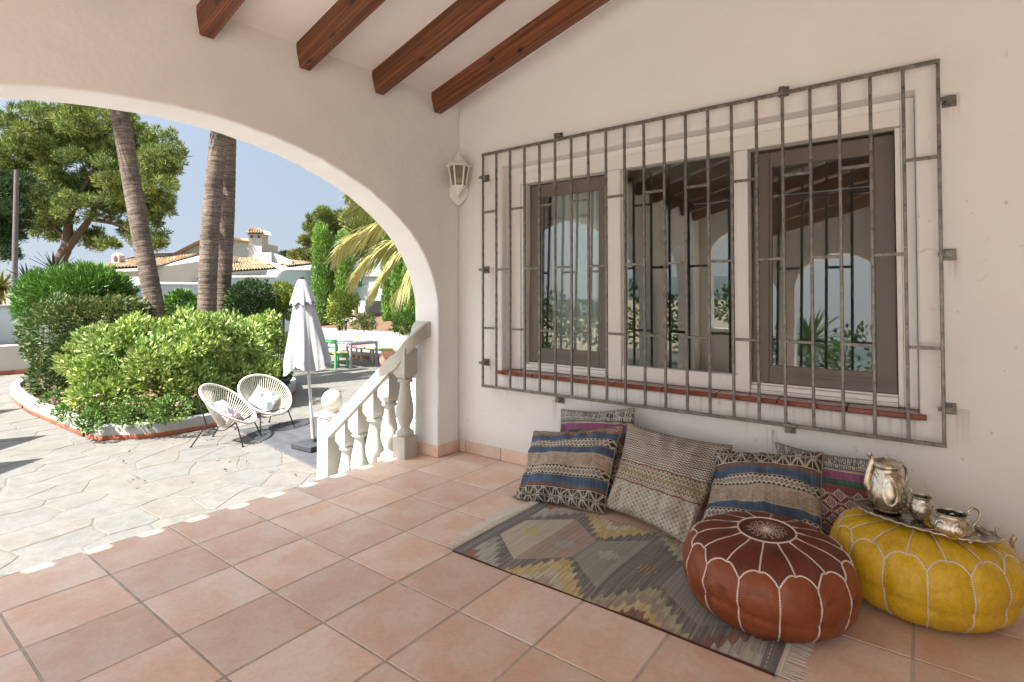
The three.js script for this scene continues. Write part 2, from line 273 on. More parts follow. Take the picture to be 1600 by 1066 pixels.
  const n = 8, x0 = 0.352, x1 = 2.662; for (let k = 0; k < n; k++) { const a = lerp(x0, x1, k / n), b = lerp(x0, x1, (k + 1) / n); const g2 = boxAt(a + 0.0015, b - 0.0015, 0.578, 0.602, -0.1, 0.022, 0.005); g2.translate(0, k % 2 ? 0.0006 : 0, 0); part('sill_tile', g2, sillM, w); }
}
const woodMap = tex(1024, (u, v) => {
  const w = fbm(u * 3, v * 2, 3, 3, 101) * 0.9, f = fbm(u * 5 + 0.3, v * 42 + w * 5, 42 * 16, 4, 103), k = fbm(u * 90, v * 160, 8000, 2, 108);
  let c = mixc([0.345, 0.185, 0.10], [0.525, 0.315, 0.18], smooth(0.3, 0.72, f)); c = c.map((q) => q * (0.88 + 0.24 * k));
  const kn = [[0.11, 0.25], [0.31, 0.6], [0.43, 0.35], [0.56, 0.7], [0.74, 0.4], [0.88, 0.62], [0.22, 0.8], [0.66, 0.15]];
  for (const [a, b] of kn) { const d = Math.hypot((u - a) * 62, (v - b) * 12); if (d < 1) c = mixc([0.17, 0.08, 0.04], c, smooth(0.1, 1, d)); }
  return c;
}, { h: 256 });
const beamMats = [0, 1, 2, 3].map((k) => { const t = woodMap.clone(); t.offset.set(k * 0.27, k * 0.31); t.repeat.set(0.42, 3.3); t.needsUpdate = true; return std(0xffffff, 0.5, { map: t, bumpMap: t, bumpScale: 0.0012 }); });
{
  const roof = thing('porch_roof', 'sloping white porch ceiling with brown timber beams and barrel tile eaves', 'roof', [0, 2.505, 0]);
  roof.rotation.x = 0.035;
  const sl = Math.atan(0.2736), c = Math.cos(sl), s = Math.sin(sl);
  const tilt = (g) => { g.rotateZ(sl); return g; };
  part('ceiling', tilt(boxAt(-0.61, 5.6, 0, 0.16, -0.4, 5.3)), M.soffit, roof);
  for (let k = 0; k < 10; k++) {
    const z = 0.252 + k * 0.4945, g = new RoundedBoxGeometry(5.1, 0.15, 0.062, 2, 0.006); g.translate(2.52, -0.067, 0); metric(g);
    const b = part('beam', metric(g), beamMats[k % 4], roof); b.rotation.z = sl; b.position.set(0, 0, z);
  }
  const tiles = [], L = 0.46;
  for (let r = 0; r < 4; r++) for (let k = 0; k < 29; k++) {
    const z = -0.35 + k * 0.195, up = r * 0.40;
    const pan = new THREE.CylinderGeometry(0.085, 0.075, L, 10, 1, true, Math.PI, Math.PI); pan.rotateZ(Math.PI / 2); pan.rotateX(0); 
    const p2 = grid(8, 1, (u, v) => { const a = Math.PI + u * Math.PI; return V(-0.70 + up + v * L, 0.255 + 0.07 * Math.sin(a) + r * 0.004, z + 0.052 * Math.cos(a)); });
    const c2 = grid(8, 1, (u, v) => { const a = Math.PI - u * Math.PI; return V(-0.575 + up + v * L, 0.235 + (0.075 - 0.008 * v) * Math.sin(a) + r * 0.004, z + 0.0975 + (0.085 - 0.01 * v) * Math.cos(a)); });
    tiles.push(tilt(p2), tilt(c2));
  }
  part('eave_tiles', tiles, std(0xb9744f, 0.85, { map: rep(speck, 3), side: THREE.DoubleSide }), roof, 'stuff');
}
{ // the arcade that closes the porch behind the viewer, seen reflected in the panes
  const w = thing('arcade_wall', 'white arcade wall of small arches at the far side of the porch', 'wall');
  const s = new THREE.Shape(); s.moveTo(-0.25, -1.2); s.lineTo(5.2, -1.2); s.lineTo(5.2, 3.6); s.lineTo(-0.25, 2.3); s.closePath();
  for (const [a, b, y, r] of [[0.12, 1.05, 1.62, 0.44], [1.25, 2.3, 1.75, 0.5], [2.5, 4.85, 2.1, 0.8]]) s.holes.push(archPath(a, b, y, r));
  const g = new THREE.ExtrudeGeometry(s, { depth: 0.25, bevelEnabled: false }); g.translate(0, 0, 5.0);
  part('plaster', metric(g), M.wall, w);
  for (const [a, b] of [[0.12, 1.0]]) part('parapet', boxAt(a + 0.002, b - 0.002, 0.002, 0.62, 5.05, 5.2), M.wall, w);
  const e = thing('end_wall', 'stone coloured house wall closing the porch on the right', 'wall');
  part('plaster', boxAt(5.0, 5.22, -1.2, 3.78, 0.01, 4.99), std(0xd6c9b8, 0.95, { map: speck }), e);
}
{ // the room behind the window
  const r = thing('living_room', 'dim beige room seen behind the window panes', 'room');
  const wm = std(0xd8cdbf, 0.95), fm = std(0xa88d75, 0.6);
  part('floor', boxAt(-0.25, 5.2, -0.1, -0.01, -5, -0.292), fm, r); part('ceiling', boxAt(-0.25, 5.2, 2.45, 2.6, -5, -0.292), wm, r);
  part('rear_wall', boxAt(-0.25, 5.2, -0.008, 2.448, -5.2, -5.0), wm, r); part('right_wall', boxAt(5.0, 5.2, -0.008, 2.448, -4.998, -0.293), wm, r);
  const s = new THREE.Shape(); s.moveTo(-0.293, -1.2); s.lineTo(-4.998, -1.2); s.lineTo(-4.998, 2.6); s.lineTo(-0.293, 2.6); s.closePath();
  const h = new THREE.Path(); h.moveTo(-1.5, 0.35); h.lineTo(-2.6, 0.35); h.lineTo(-2.6, 2.0); h.lineTo(-1.5, 2.0); h.closePath(); s.holes.push(h);
  const g = new THREE.ExtrudeGeometry(s, { depth: 0.25, bevelEnabled: false }); g.rotateY(-Math.PI / 2); g.translate(-0.002, 0, 0);
  part('side_wall', metric(g), M.outerWall, r);
  part('side_window', [boxAt(-0.15, -0.1, 0.36, 1.99, -2.06, -2.02), boxAt(-0.15, -0.1, 0.36, 0.42, -2.59, -1.51), boxAt(-0.15, -0.1, 1.93, 1.99, -2.59, -1.51), boxAt(-0.15, -0.1, 0.36, 1.99, -1.56, -1.505), boxAt(-0.15, -0.1, 0.36, 1.99, -2.595, -2.54)], M.whiteFrame, r);
  const cm = new THREE.MeshPhysicalMaterial({ color: 0xf4f6f8, roughness: 1, transmission: 0.2, thickness: 0, side: THREE.DoubleSide });
  const c1 = thing('curtain', 'pale sheer curtain hanging behind the left window sash', 'curtain');
  part('sheer_fabric', grid(60, 4, (u, v) => V(0.56 + u * 0.40, 0.35 + v * 1.6, -0.34 + 0.02 * Math.sin(u * 44) + 0.006 * Math.sin(u * 17 + v * 2))), cm, c1);
  const c2 = thing('curtain', 'pale sheer curtain at the far side window of the room', 'curtain');
  part('sheer_fabric', grid(80, 4, (u, v) => V(0.06 + 0.03 * Math.sin(u * 60), 0.2 + v * 1.95, -1.35 - u * 0.75)), cm, c2);
}

// ------------------------------------------------------------------ window
{
  const w = thing('window', 'wide three-light window with white frame and grey-brown sashes behind the bars', 'window');
  const z0 = -0.16, z1 = -0.09, b = (x0, x1, y0, y1, d = 0, e = 0) => boxAt(x0, x1, y0, y1, z0 - e, z1 + d, 0.004);
  part('frame', [b(0.377, 0.462, 0.6035, 1.983), b(0.4625, 0.50, 0.6035, 1.86, -0.012), b(2.584, 2.635, 0.6035, 1.983, -0.003), b(2.562, 2.5835, 0.604, 1.86, -0.014)], M.whiteFrame, w);
  part('shutter_box', [b(0.4625, 2.5835, 1.862, 1.938, 0.01), b(0.4625, 2.5835, 1.941, 1.983, -0.006)], M.whiteFrame, w);
  part('mullion', [b(1.127, 1.212, 0.6035, 1.861, 0.005), b(1.2125, 1.232, 0.69, 1.861, -0.02)], M.whiteFrame, w);
  part('mullion', [b(1.876, 1.936, 0.6035, 1.861, 0.005), b(1.86, 1.8755, 0.69, 1.861, -0.02)], M.whiteFrame, w);
  part('bottom_rail', b(1.2125, 1.8755, 0.6035, 0.689, -0.004), M.whiteFrame, w);
  const track = (a, c) => part('track', [b(a, c, 0.6035, 0.622, -0.002), b(a, c, 0.6225, 0.645, -0.014), b(a, c, 0.6455, 0.656, -0.03)], M.whiteFrame, w);
  track(0.5005, 1.1265); track(1.9365, 2.5615);
  const pane = (x0, x1, y0, y1, parent) => part('pane', boxAt(x0, x1, y0, y1, -0.003, 0.0), M.glass, parent);
  { const p = pane(1.233, 1.8595, 0.69, 1.861, w); p.position.z = -0.125; }
  const sash = (x0, x1, y0, y1, st, mat, z, tilt) => {
    const gs = [boxAt(x0, x0 + st, y0, y1, -0.03, 0, 0.005), boxAt(x1 - st, x1, y0, y1, -0.03, 0, 0.005), boxAt(x0 + st, x1 - st, y1 - st, y1, -0.03, -0.001, 0.005), boxAt(x0 + st, x1 - st, y0, y0 + st * 1.15, -0.03, -0.001, 0.005),
      boxAt(x0 + st, x0 + st + 0.012, y0 + st, y1 - st, -0.03, -0.008), boxAt(x1 - st - 0.012, x1 - st, y0 + st, y1 - st, -0.03, -0.008), boxAt(x0 + 0.02, x1 - 0.02, y0 + 0.035, y0 + 0.042, 0.0005, 0.006), boxAt(x0 + 0.02, x1 - 0.02, y0 + 0.058, y0 + 0.064, 0.0005, 0.006)];
    gs.forEach((g) => g.translate(0, -y0, 0));
    const m = part('sash', gs, mat, w); m.position.set(0, y0, z); m.rotation.x = tilt;
    const p = pane(x0 + st, x1 - st, y0 + st, y1 - st, m); p.position.set(0, -y0, -0.018); return m;
  };
  sash(0.503, 1.124, 0.657, 1.858, 0.085, M.sash, -0.135, -0.02);
  sash(1.94, 2.559, 0.657, 1.858, 0.08, M.sash, -0.125, -0.055);
  part('sash_jamb', [boxAt(0.5005, 0.56, 0.657, 1.86, -0.25, -0.165), boxAt(2.50, 2.56, 0.657, 1.86, -0.28, -0.22)], M.sashDark, w);
}
// ------------------------------------------------------------------ wrought grille
const ironMap = tex(256, (u, v) => { const f = fbm(u * 10, v * 10, 10, 4, 121), k = fbm(u * 40, v * 40, 40, 2, 125); let c = mixc([0.45, 0.43, 0.405], [0.52, 0.505, 0.485], smooth(0.35, 0.65, f)); c = mixc(c, [0.36, 0.26, 0.19], smooth(0.7, 0.85, k) * 0.35); return c; });
const iron = std(0xffffff, 0.55, { metalness: 0.35, map: rep(ironMap, 4), roughnessMap: rep(roughVar, 6), bumpMap: rep(stuccoBump, 14), bumpScale: 0.001 });
{
  const g = thing('window_grille', 'grey iron window grille of upright bars standing off the white wall', 'window bars');
  const x0 = 0.25, x1 = 2.724, y0 = 0.487, y1 = 2.075, z = 0.06, n = 22, t = 0.0069;
  for (let i = 0; i < n; i++) {
    const x = lerp(x0 + 0.008, x1 - 0.008, i / (n - 1)); part('upright_bar', boxAt(x - t, x + t, y0 + 0.017, y1 - 0.017, z - t, z + t, 0.003), iron, g);
  }
  for (const y of [y0, y1 - 0.017]) part('rail', boxAt(x0, x1, y, y + 0.0168, z - 0.009, z + 0.009, 0.003), iron, g);
  for (let i = 0; i < n - 1; i++) { const a = lerp(x0 + 0.008, x1 - 0.008, i / (n - 1)) + t * 0.9, b = lerp(x0 + 0.008, x1 - 0.008, (i + 1) / (n - 1)) - t * 0.9; for (const y of i % 2 ? [1.278] : [1.672, 0.887]) part('cross_bar', boxAt(a, b, y - 0.007, y + 0.007, z - 0.006, z + 0.006, 0.002), iron, g); }
  const br = (px, py, dx, dy) => { const p = onZ(px, py, 0.0), gs = [boxAt(p.x - 0.024, p.x + 0.024, p.y - 0.024, p.y + 0.024, 0.0005, 0.007, 0.002), boxAt(p.x + (dx ? -0.012 : -0.012), p.x + 0.012, p.y - 0.012, p.y + 0.012, 0.006, z - 0.007)];
    const bo = new THREE.CylinderGeometry(0.009, 0.009, 0.012, 6); bo.rotateX(Math.PI / 2); bo.translate(p.x + dx * 0.4, p.y + dy * 0.4, 0.012); gs.push(bo);
    gs.push(boxAt(Math.min(p.x, p.x + dx) - 0.008, Math.max(p.x, p.x + dx) + 0.008, Math.min(p.y, p.y + dy) - 0.008, Math.max(p.y, p.y + dy) + 0.008, z - 0.013, z - 0.006)); part('wall_bracket', gs, iron, g); };
  for (const y of [279, 422, 566]) br(761, y, -0.02, 0);
  for (const y of [159, 398, 638]) br(1483, y, -0.03, 0);
  br(875, 214, 0, -0.03); br(1225, 144, 0, -0.03); br(877, 624, 0, 0.03); br(1235, 669, 0, 0.03);
}
// ------------------------------------------------------------------ lantern
{
  const L = thing('wall_lantern', 'white six-sided wall lantern in the corner left of the barred window', 'lantern', [0.075, 1.975, 0.105], Math.PI / 4);
  const m = std(0xf4f2ee, 0.5), gl = new THREE.MeshPhysicalMaterial({ color: 0xcfc9b8, roughness: 0.15, transmission: 0.8, thickness: 0 });
  const six = (r0, r1, h, y) => { const g = new THREE.CylinderGeometry(r0, r1, h, 6, 1); g.rotateY(Math.PI / 6); g.translate(0, y, 0); return toCreasedNormals(g, 0.3); };
  part('roof', [six(0.05, 0.088, 0.03, 0.05), six(0.03, 0.052, 0.03, 0.079), six(0.09, 0.09, 0.008, 0.031), new THREE.SphereGeometry(0.03, 12, 8).translate(0, 0.088, 0)], m, L);
  part('finial', [new THREE.SphereGeometry(0.009, 10, 8).translate(0, 0.128, 0), new THREE.CylinderGeometry(0.004, 0.01, 0.02, 8).translate(0, 0.118, 0)], m, L);
  part('glass', six(0.067, 0.044, 0.13, -0.04), gl, L);
  const posts = []; for (let k = 0; k < 6; k++) { const a = k * Math.PI / 3 + Math.PI / 6 * 1; posts.push(bar(V(0.071 * Math.sin(a), 0.028, 0.071 * Math.cos(a)), V(0.047 * Math.sin(a), -0.108, 0.047 * Math.cos(a)), 0.006, 6)); }
  part('post', posts, m, L);
  part('base', [six(0.054, 0.04, 0.018, -0.115), six(0.034, 0.012, 0.035, -0.14), new THREE.SphereGeometry(0.014, 10, 8).translate(0, -0.163, 0)], m, L);
  const s = new THREE.Shape(); s.moveTo(-0.06, 0.085); s.quadraticCurveTo(0, 0.11, 0.06, 0.085); s.lineTo(0.068, 0.0); s.quadraticCurveTo(0.05, -0.055, 0, -0.09); s.quadraticCurveTo(-0.05, -0.055, -0.068, 0.0); s.closePath();
  const bp = new THREE.ExtrudeGeometry(s, { depth: 0.012, bevelEnabled: true, bevelSize: 0.005, bevelThickness: 0.005, bevelSegments: 2 }); bp.translate(0, -0.135, -0.085);
  part('backplate', bp, m, L);
  part('arm', tube([[0, -0.15, -0.075], [0, -0.175, -0.04], [0, -0.15, -0.005]], 0.01), m, L);
  part('bulb', new THREE.SphereGeometry(0.02, 12, 10).translate(0, -0.07, 0), std(0xf2eee6, 0.4), L);
}
// ------------------------------------------------------------------ balustrade
{
  const B = thing('balustrade', 'cream stone balustrade running down beside the steps to a ball-topped newel', 'balustrade');
  const zc = 0.33, yTop = (x) => 0.157 + (x + 1.0) * 0.787 - 0.035;
  const H = 0.095, half = 0.074;
  // the handrail: straight down the flight, then a ramp that curls level into the pillar
  const path = []; for (let k = 0; k <= 14; k++) { const x = lerp(-1.015, -0.30, k / 14); path.push([x, yTop(x), zc]); }
  { const c = new THREE.CatmullRomCurve3([[-0.30, yTop(-0.3), zc], [-0.25, 0.70, 0.328], [-0.205, 0.775, 0.318], [-0.182, 0.838, 0.30], [-0.168, 0.885, 0.268], [-0.162, 0.91, 0.235], [-0.161, 0.916, 0.208]].map((q) => V(...q))); for (let k = 1; k <= 18; k++) path.push(c.getPoint(k / 18).toArray()); }
  const n = path.length, sec = [[-half, 0], [-half + 0.008, 0.012], [half - 0.008, 0.012], [half, 0], [half, -H], [-half, -H]], P = [];
  const rows = path.map((p, i) => { const a = path[Math.max(0, i - 1)], b = path[Math.min(n - 1, i + 1)], dx = b[0] - a[0], dz = b[2] - a[2], l = Math.hypot(dx, dz); return sec.map(([s, y]) => [p[0] - s * dz / l, p[1] + y, p[2] + s * dx / l]); });
  for (let i = 0; i < n - 1; i++) for (let k = 0; k < 6; k++) { const a = rows[i][k], b = rows[i][(k + 1) % 6], c = rows[i + 1][k], d = rows[i + 1][(k + 1) % 6]; P.push(...a, ...c, ...b, ...b, ...c, ...d); }
  for (const [r, f] of [[rows[0], 1], [rows[n - 1], 0]]) for (let k = 1; k < 5; k++) P.push(...(f ? [...r[0], ...r[k + 1], ...r[k]] : [...r[0], ...r[k], ...r[k + 1]]));
  const rg = new THREE.BufferGeometry(); rg.setAttribute('position', new THREE.Float32BufferAttribute(P, 3)); rg.computeVertexNormals();
  part('handrail', metric(toCreasedNormals(rg, 0.6)), M.balus, B);
  const prof = [[0.0, 0.05], [0.055, 0.05], [0.062, 0.062], [0.06, 0.078], [0.042, 0.09], [0.032, 0.105], [0.036, 0.12], [0.05, 0.15], [0.06, 0.19], [0.061, 0.22], [0.055, 0.27], [0.045, 0.32], [0.037, 0.37], [0.034, 0.40], [0.037, 0.412], [0.052, 0.418], [0.055, 0.43], [0.045, 0.44], [0.05, 0.448], [0.0, 0.449]].map(([r, y]) => new THREE.Vector2(r, y));
  const turned = new THREE.LatheGeometry(prof, 28);
  const oct = (r0, r1, h, y) => { const g = new THREE.CylinderGeometry(r1, r0, h, 8); g.rotateY(Math.PI / 8); g.translate(0, y, 0); return toCreasedNormals(g, 0.3); };
  for (const px of [541.7, 561.6, 585, 608.7, 632.9]) {
    const p = onZ(px, 640, zc), y0 = yTop(p.x) - H - 0.605 + (px > 630 ? 0.055 : 0.002);
    const hw = 0.058, sq = (r0, r1, h, y) => { const g = new THREE.CylinderGeometry(r1 * 1.4142, r0 * 1.4142, h, 4); g.rotateY(Math.PI / 4); g.translate(0, y, 0); return toCreasedNormals(g, 0.3); };
    const tp = slab([V(-hw, 0.48, -hw), V(hw, 0.48, -hw), V(hw, 0.607 + hw * 0.769, -hw), V(-hw, 0.607 - hw * 0.769, -hw)], V(0, 0, hw * 2)); const bl = [sq(0.042, hw, 0.034, 0.463), tp];
    const b = part('baluster', [turned.clone(), ...bl, boxAt(-0.062, 0.062, -0.12, 0.052, -0.058, 0.058, 0.006)], M.balus, B);
    b.position.set(p.x, y0, zc); b.scale.set(1, 1, 1);
  }
  const st = []; const low = (x) => yTop(x) - H - 0.605 - 0.03;
  const sh = [V(-1.02, low(-1.02), 0.265), V(-0.252, low(-0.252), 0.265), V(-0.252, -1.05, 0.265), V(-1.02, -1.05, 0.265)];
  part('stringer', slab(sh, V(0, 0, 0.13)), M.balus, B);
  const nx = -1.085, cap = new THREE.CylinderGeometry(0.035, 0.118, 0.035, 4); cap.rotateY(Math.PI / 4); cap.translate(nx, 0.2, zc);
  const nw = part('newel', [boxAt(nx - 0.07, nx + 0.07, -1.02, 0.162, zc - 0.07, zc + 0.07, 0.004), boxAt(nx - 0.083, nx + 0.083, 0.1625, 0.183, zc - 0.083, zc + 0.083, 0.004), toCreasedNormals(cap, 0.3)], M.balus, B);
  part('ball', [new THREE.SphereGeometry(0.078, 28, 20).translate(nx + 0.02, 0.292, zc), new THREE.CylinderGeometry(0.035, 0.045, 0.03, 20).translate(nx + 0.02, 0.218, zc)], M.balus, nw);
}

// ------------------------------------------------------------------ kilim rug
function threads(c, w, h, seed, n, vertical, alpha = 0.10) { const r = rngOf(seed); for (let i = 0; i < n; i++) { c.fillStyle = r() < 0.5 ? `rgba(0,0,0,${alpha * r()})` : `rgba(255,250,235,${alpha * r()})`; const L = (0.1 + r() * 0.5), t = 1 + r() * 1.6; if (vertical) c.fillRect(r() * w, (r() - 0.2) * h, t, L * h); else c.fillRect((r() - 0.2) * w, r() * h, L * w, t); } }
{
  const X0 = 1.005, Z0 = 0.45, WX = 1.285, WZ = 0.68, K = 1190;
  const draw = (c, w, h) => {
    const px = (x) => (x - X0) * K, pz = (z) => (z - Z0) * K, r = rngOf(3);
    const poly = (pts, col) => { c.fillStyle = col; c.beginPath(); pts.forEach(([x, z], i) => (i ? c.lineTo(px(x), pz(z)) : c.moveTo(px(x), pz(z)))); c.fill(); };
    const stripes = (x0, x1, z0, z1, cols, m = 5, M2 = 11) => { let x = px(x0); while (x < px(x1)) { const t = m + r() * (M2 - m); c.fillStyle = cols[Math.floor(r() * cols.length)]; c.fillRect(x, pz(z0), t + 0.5, (z1 - z0) * K); x += t; } };
    const clip = (pts, fn) => { c.save(); c.beginPath(); pts.forEach(([x, z], i) => (i ? c.lineTo(px(x), pz(z)) : c.moveTo(px(x), pz(z)))); c.clip(); fn(); c.restore(); };
    const dark = ['#4a4446', '#5b5553', '#433e41', '#6d6660', '#514b4e', '#3f3a3e'];
    stripes(X0, X0 + WX, Z0, Z0 + WZ, dark);
    // saw-edged triangle: base zb, apex za, k steps a side
    const saw = (cx, zb, za, w2, k) => { const L = [], st = (zb - za) / k; for (let i = 0; i < k; i++) { const a = w2 * (1 - i / k), b = w2 * (1 - (i + 1) / k); L.push([a, zb - st * i], [a - w2 / k * 0.15, zb - st * (i + 1.1)], [b + w2 / k * 0.25, zb - st * (i + 0.45)]); } return [...L.map(([a, z]) => [cx - a, z]), [cx, za], ...L.reverse().map(([a, z]) => [cx + a, z])]; };
    const nest = (cx, zb, za, w2, cols) => cols.forEach((cc, i) => { const f = 1 - i / cols.length * 0.95; const p = saw(cx, zb, zb + (za - zb) * f, w2 * f, Math.max(2, Math.round(6 * f))); clip(p, () => stripes(cx - w2, cx + w2, Math.min(za, zb), Math.max(za, zb), cc)); });
    const yel = ['#b99f4d', '#c2ab62', '#ab9147', '#cdbb7d', '#b39a50'], cream = ['#bdb3a0', '#c9c0ae', '#b3a793'], pink = ['#9b7d70', '#a98a7b', '#8e7268'], green = ['#8c8a62', '#9a9872', '#7c7b58', '#a3a17c'], grey = ['#8b8882', '#9a968e', '#7d7b77', '#a7a39a'], maroon = ['#5a2e26', '#6b3a2c', '#4b2722'], mauve = ['#8d726b', '#9a7f75', '#7d655f'];
    const flank = (cx, w2, cols) => { nest(cx, 1.135, 0.905, w2, cols); nest(cx, 0.445, 0.66, w2, cols); };
    flank(1.08, 0.17, [grey, ['#9aa09b', '#a9aea8'], ['#7a3d2c', '#8b4a35']]);
    flank(1.463, 0.178, [yel, yel, cream, pink]);
    flank(1.842, 0.19, [green, mauve, yel, maroon]);
    flank(2.225, 0.18, [maroon, grey, ['#a9a896', '#b6b4a2', '#8f9d92']]);
    const hex = (x0, left, right, acc1, acc2) => {
      const x1 = x0 + 0.19, x2 = x0 + 0.382, L = [[x0, 0.885], [x0, 0.70], [x1, 0.54], [x1, 1.037]], Rr = [[x1, 0.54], [x2, 0.69], [x2, 0.885], [x1, 1.037]];
      clip(L, () => stripes(x0, x1, 0.5, 1.1, left, 2, 5)); clip(Rr, () => stripes(x1, x2, 0.5, 1.1, right, 2, 5));
      const motif = (cx, cz, cols) => { const wv = [1, 2, 4, 5, 6, 4, 3, 5, 3, 2, 1]; wv.forEach((q, i) => { c.fillStyle = cols[i % cols.length]; c.fillRect(px(cx + (i - 5) * 0.0085), pz(cz - q * 0.008 + (i % 2) * 0.006), 0.0088 * K, q * 0.016 * K); }); };
      motif(x0 + 0.105, 0.775, acc1); motif(x0 + 0.285, 0.79, acc2);
    };
    hex(1.082, ['#b5a892', '#aea08a', '#bcb09b'], ['#97786a', '#8f7164', '#a08273'], ['#b39b56', '#c1ad6f'], ['#7e8585', '#8f9592']);
    hex(1.466, ['#7d7a74', '#74716c', '#86837d'], ['#524c4c', '#5b5553', '#4a4546'], ['#8f9788', '#9da494'], ['#4f2c22', '#8a6a48']);
    hex(1.850, ['#77736d', '#6d6965', '#807c75'], ['#615b58', '#6b6560'], ['#8f8d80', '#9a988b'], ['#5a2e26', '#8d6a55']);
    for (const [a, b2] of [[X0, 1.062], [2.248, X0 + WX]]) { stripes(a, b2, Z0, Z0 + WZ, ['#514c4d', '#494446', '#575152'], 6, 14); }
    c.strokeStyle = '#cfc8ba'; c.lineWidth = 3; c.setLineDash([16, 12]); for (const x of [1.043, 2.262]) { c.beginPath(); c.moveTo(px(x), 0); c.lineTo(px(x), h); c.stroke(); } c.setLineDash([]);
    threads(c, w, h, 8, 2600, true, 0.14); threads(c, w, h, 9, 1500, false, 0.05);
    c.fillStyle = 'rgba(255,250,240,0.27)'; c.fillRect(0, 0, w, h); c.fillStyle = '#4b2a22'; c.fillRect(0, 0, w, 3); c.fillRect(0, h - 3, w, 3);
  };
  const t = canvasTex(Math.round(WX * K), Math.round(WZ * K), draw);
  const ribs = tex(64, (u) => { const f = 0.5 + 0.5 * Math.sin(u * Math.PI * 2 * 8); return [f, f, f]; }, { srgb: false, h: 8 });
  const rug = thing('kilim_rug', 'flat woven kilim rug with grey, yellow and pink diamonds under the cushions', 'rug');
  const wave = (x, z) => 0.006 + 0.0022 * Math.sin(x * 5.2 + z * 3) * Math.sin(z * 9 + x * 2) + 0.0015 * Math.sin(x * 17 + 1);
  const top = grid(90, 46, (u, v) => { const x = X0 + u * WX + 0.004 * Math.sin(v * 7), z = Z0 + v * WZ + 0.005 * Math.sin(u * 6 + 1); return V(x, wave(x, z), z); });
  { const uv = top.attributes.uv; for (let i = 0; i < uv.count; i++) uv.setY(i, 1 - uv.getY(i)); const ix = top.index.array; for (let i = 0; i < ix.length; i += 3) { const q = ix[i]; ix[i] = ix[i + 1]; ix[i + 1] = q; } top.computeVertexNormals(); }
  part('weave', top, std(0xffffff, 0.95, { map: t, bumpMap: rep(ribs, 42, 1), bumpScale: 0.0009 }), rug);
  const edge = grid(90, 1, (u, v) => { const x = X0 + u * WX + 0.004 * Math.sin(7), z = Z0 + WZ + 0.005 * Math.sin(u * 6 + 1); return V(x, wave(x, z) * v, z + 0.0005); });
  part('selvedge', edge, std(0x4b2a22, 0.95, { side: THREE.DoubleSide }), rug);
  const fm = std(0xd9d0c3, 0.95), r = rngOf(12);
  for (const [x0, s] of [[X0 + 0.002, -1], [X0 + WX + 0.002, 1]]) {
    const gs = [];
    for (let i = 0; i < 78; i++) { const z = Z0 + 0.004 + i / 77 * (WZ - 0.008), L = s < 0 ? 0.045 + r() * 0.012 : 0.055 + r() * 0.02, dz = (r() - 0.5) * 0.02; const q = [[x0, 0.006, z], [x0 + s * 0.014, 0.006, z + dz * 0.2], [x0 + s * L * 0.6, 0.005, z + dz * 0.6], [x0 + s * L, 0.003, z + dz]]; gs.push(tube(q, 0.0022, 5, 5)); const k = new THREE.SphereGeometry(0.0034, 6, 5); k.translate(x0 + s * 0.012, 0.007, z); gs.push(k); }
    part('fringe', gs, fm, rug, 'stuff');
  }
  // the plain white net hem that lies beyond the left fringe
  const net = canvasTex(256, 256, (c, w, h) => { c.fillStyle = '#cdbfb2'; c.fillRect(0, 0, w, h); c.strokeStyle = '#efe9e0'; c.lineWidth = 5; for (let i = 0; i <= 16; i++) { c.beginPath(); c.moveTo(i * 16, 0); c.lineTo(i * 16, h); c.moveTo(0, i * 16); c.lineTo(w, i * 16); c.stroke(); } }); net.repeat.set(1, 10);
  part('net_hem', grid(4, 20, (u, v) => V(X0 - 0.088 + u * 0.05, 0.0035 + 0.0015 * Math.sin(v * 30), Z0 + 0.09 + v * (WZ - 0.22))).scale(1, 1, 1), std(0xffffff, 0.95, { map: net, side: THREE.DoubleSide }), rug);
}
// ------------------------------------------------------------------ cushions
function weaveNoise(c, w, h, seed) { threads(c, w, h, seed, 1400, true, 0.13); threads(c, w, h, seed + 1, 1400, false, 0.13); const r = rngOf(seed + 2); for (let i = 0; i < 60; i++) { const x = r() * w, y = r() * h, R = 30 + r() * 80, g = c.createRadialGradient(x, y, 0, x, y, R); const a = 0.10 * r(); g.addColorStop(0, r() < 0.5 ? `rgba(255,245,225,${a})` : `rgba(20,14,8,${a})`); g.addColorStop(1, 'rgba(0,0,0,0)'); c.fillStyle = g; c.fillRect(x - R, y - R, 2 * R, 2 * R); } }
function zig(c, y, amp, step, w, lw, col, ph = 0) { c.strokeStyle = col; c.lineWidth = lw; c.lineJoin = 'miter'; c.beginPath(); for (let i = -1; i * step < w + step; i++) { const x = i * step + ph; c[i < 0 ? 'moveTo' : 'lineTo'](x, y + (i % 2 ? amp : -amp)); } c.stroke(); }
